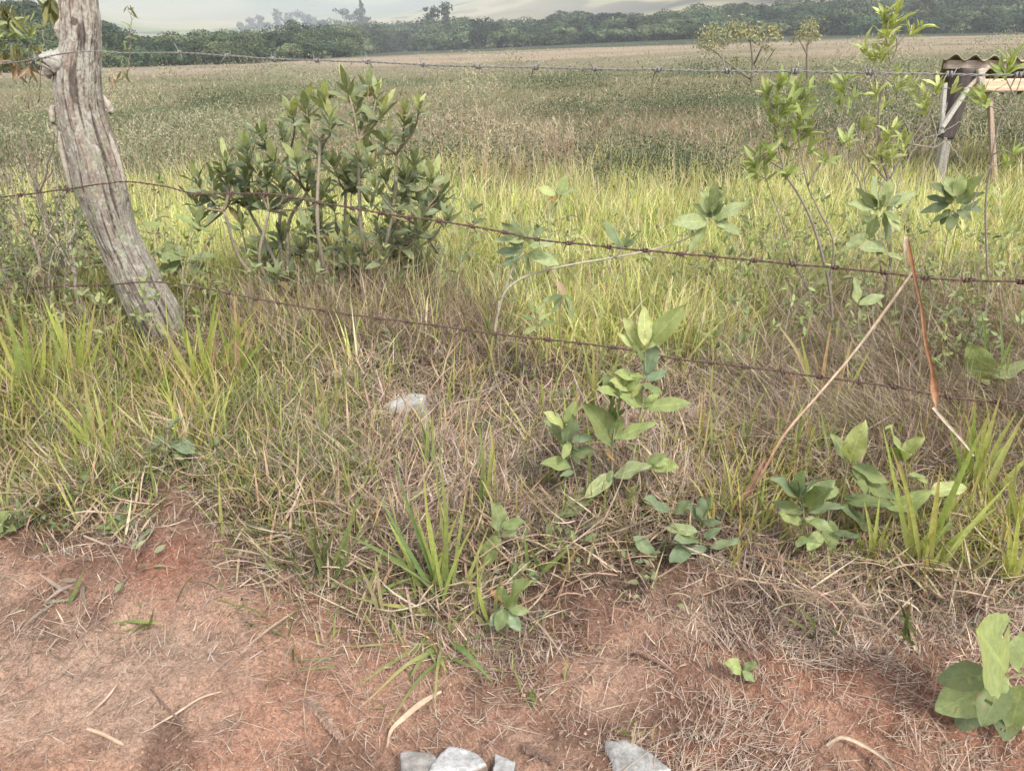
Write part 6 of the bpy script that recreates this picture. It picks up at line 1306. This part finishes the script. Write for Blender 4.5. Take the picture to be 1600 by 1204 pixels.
strip('fallen_leaf', 'brown dead leaf in the straw just left of the reddish stalk', 'dead leaf', [(1095, 752, 2.15), (1106, 760, 2.12), (1113, 768, 2.1)], [3, 12, 4], (0.36, 0.19, 0.12), curl=.6)
strip('fallen_leaf', 'bright orange dead leaf above the crumpled weed', 'dead leaf', [(768, 922, 1.7), (778, 930, 1.68), (788, 938, 1.67)], [5, 13, 6], (0.40, 0.20, 0.075), curl=.8)
strip('fallen_leaf', 'crinkled dark-brown dead leaf at the foot of the bushy weed', 'dead leaf', [(1165, 862), (1185, 862), (1205, 866), (1218, 878)], [4, 15, 18, 5], (0.22, 0.15, 0.115), curl=.8)
strip('fallen_leaf', 'yellow dead leaf beside the lower left of the bushy weed', 'dead leaf', [(1185, 800), (1198, 806), (1208, 812)], [4, 11, 4], (0.46, 0.30, 0.09), curl=.6)

def spike(label, pts, c, rpx=11, nm='seed_spike'):
    """dry feathery frond: a stalk with rows of short leaflets"""
    P = smooth_path([G(x, y) + np.array([0, 0, .02]) for x, y in pts], 10); mb = MB(); n = len(P); tube(mb, P, .0022, c, 6)
    tg = nrm(np.gradient(P, axis=0)); s = nrm(np.cross(tg, [0, 0, 1.0])); k = n * 3
    idx = np.linspace(2, n - 1, k); base = np.stack([np.interp(idx, np.arange(n), P[:, q]) for q in range(3)], -1); ii = idx.astype(int)
    for sd_ in (-1, 1):
        L = rpx / F * 1.9 * (1 - .6 * (idx / n)) * RNG.uniform(.8, 1.2, k)
        leaves(mb, base, tg[ii] * .7 + sd_ * s[ii] + np.array([0, 0, .35]) + RNG.normal(0, .12, (k, 3)), np.array([0, 0, 1.]) + RNG.normal(0, .3, (k, 3)), L, L * .3, pick([c], k, .3), fold=.8, droop=.6, rows=4)
    tag(mb.build(nm, M_STRAW, origin=P[0]), label, 'dry frond')
spike('thick dry feathery seed spike on the bare earth at front left', [(470, 1100), (495, 1115), (515, 1140), (535, 1165)], (0.27, 0.185, 0.14), 14)
spike('grey-green dry feathery frond lying near the left edge', [(20, 965), (50, 955), (85, 948), (115, 945)], (0.26, 0.23, 0.16), 11)
spike('thin brown feathery frond on the red earth right of centre', [(985, 1022), (1010, 1032), (1032, 1045), (1052, 1058)], (0.24, 0.15, 0.11), 6)
spike('dark dry frond at the bottom edge between the white stone and the slab', [(815, 1170), (830, 1180), (850, 1190), (870, 1200)], (0.20, 0.13, 0.10), 11)
spike('dry frond crossing the crest of the red bank at left', [(330, 825), (365, 840), (400, 850), (430, 845)], (0.40, 0.30, 0.24), 8)

# ---- litter on bare earth
def litter():
    mb = MB(); n = 44000; x, y = scatter(n, 0.9, 2.6, .85); m = y - edge_y(x, y)
    den = 0.28 + .5 * sstep(-.1, .3, fbm(x / .3, y / .3, 3, 711)) + 1.3 * sstep(.1, .4, x / y) * sstep(-.05, .25, fbm(x / .4 + 3, y / .4, 3, 713) + .08) + .5 * sstep(-.45, 0, m)
    k = RNG.random(n) < np.clip(den * .42, 0, 1); x, y = x[k], y[k]; n = len(x)
    fl = fbm(x / .5, y / .5, 2, 715) * 3.5; az = fl + RNG.normal(0.8, .8, n)
    c = pick([(0.40, 0.31, 0.24), (0.33, 0.25, 0.19), (0.47, 0.38, 0.30), (0.22, 0.16, 0.125), (0.36, 0.26, 0.20)], n)
    rt = at_ground(x, y, .003) + np.stack([0 * x, 0 * x, RNG.uniform(0, .012, n)], -1)
    L = np.where(RNG.random(n) < .12, RNG.uniform(.08, .16, n), RNG.uniform(.012, .06, n))
    blades(mb, rt, az, RNG.uniform(1.40, 1.62, n), L, RNG.uniform(.0010, .0026, n), RNG.uniform(-.2, .25, n), c, K=3)
    tag(mb.build('straw_litter', M_STRAW), 'short broken straws scattered over the bare earth', kind='stuff')
    mb = MB(); n = 26000; x, y = scatter(n, 0.9, 2.3, .85); k = RNG.random(n) < .25 + .9 * sstep(-.1, .3, fbm(x / .2, y / .2, 3, 721)); x, y = x[k], y[k]; n = len(x); r_ = .0009 + .0045 * RNG.random(n) ** 3
    th = np.linspace(0, 6.283, 6, endpoint=False); ctr = at_ground(x, y, .001); sq = RNG.uniform(.6, 1.3, (n, 6)); rot = RNG.uniform(0, 6.28, (n, 1))
    ring = ctr[:, None] + np.stack([np.cos(th + rot) * sq * r_[:, None], np.sin(th + rot) * sq * r_[:, None], np.zeros((n, 6))], -1)
    topv = ctr + np.stack([0 * x, 0 * x, r_ * .9], -1); upr = ctr[:, None] + (ring - ctr[:, None]) * .65 + np.array([0, 0, 1.]) * (r_ * .7)[:, None, None]
    v = np.concatenate([ring, upr, topv[:, None]], 1).reshape(-1, 3); j = np.arange(6); k = (j + 1) % 6
    f = np.concatenate([np.stack([j, k, k + 6, j + 6], -1), np.stack([j + 6, k + 6, j * 0 + 12, j * 0 + 12], -1)]); f = (f[None] + (np.arange(n) * 13)[:, None, None]).reshape(-1, 4)
    c = np.repeat(pick([(0.27, 0.165, 0.115), (0.30, 0.195, 0.14), (0.19, 0.11, 0.075), (0.24, 0.145, 0.10)], n, .25), 13, 0)
    mb.add(v, f, c); tag(mb.build('earth_crumbs', M_STONE), 'reddish crumbs and grit on the bare earth', kind='stuff')
litter()
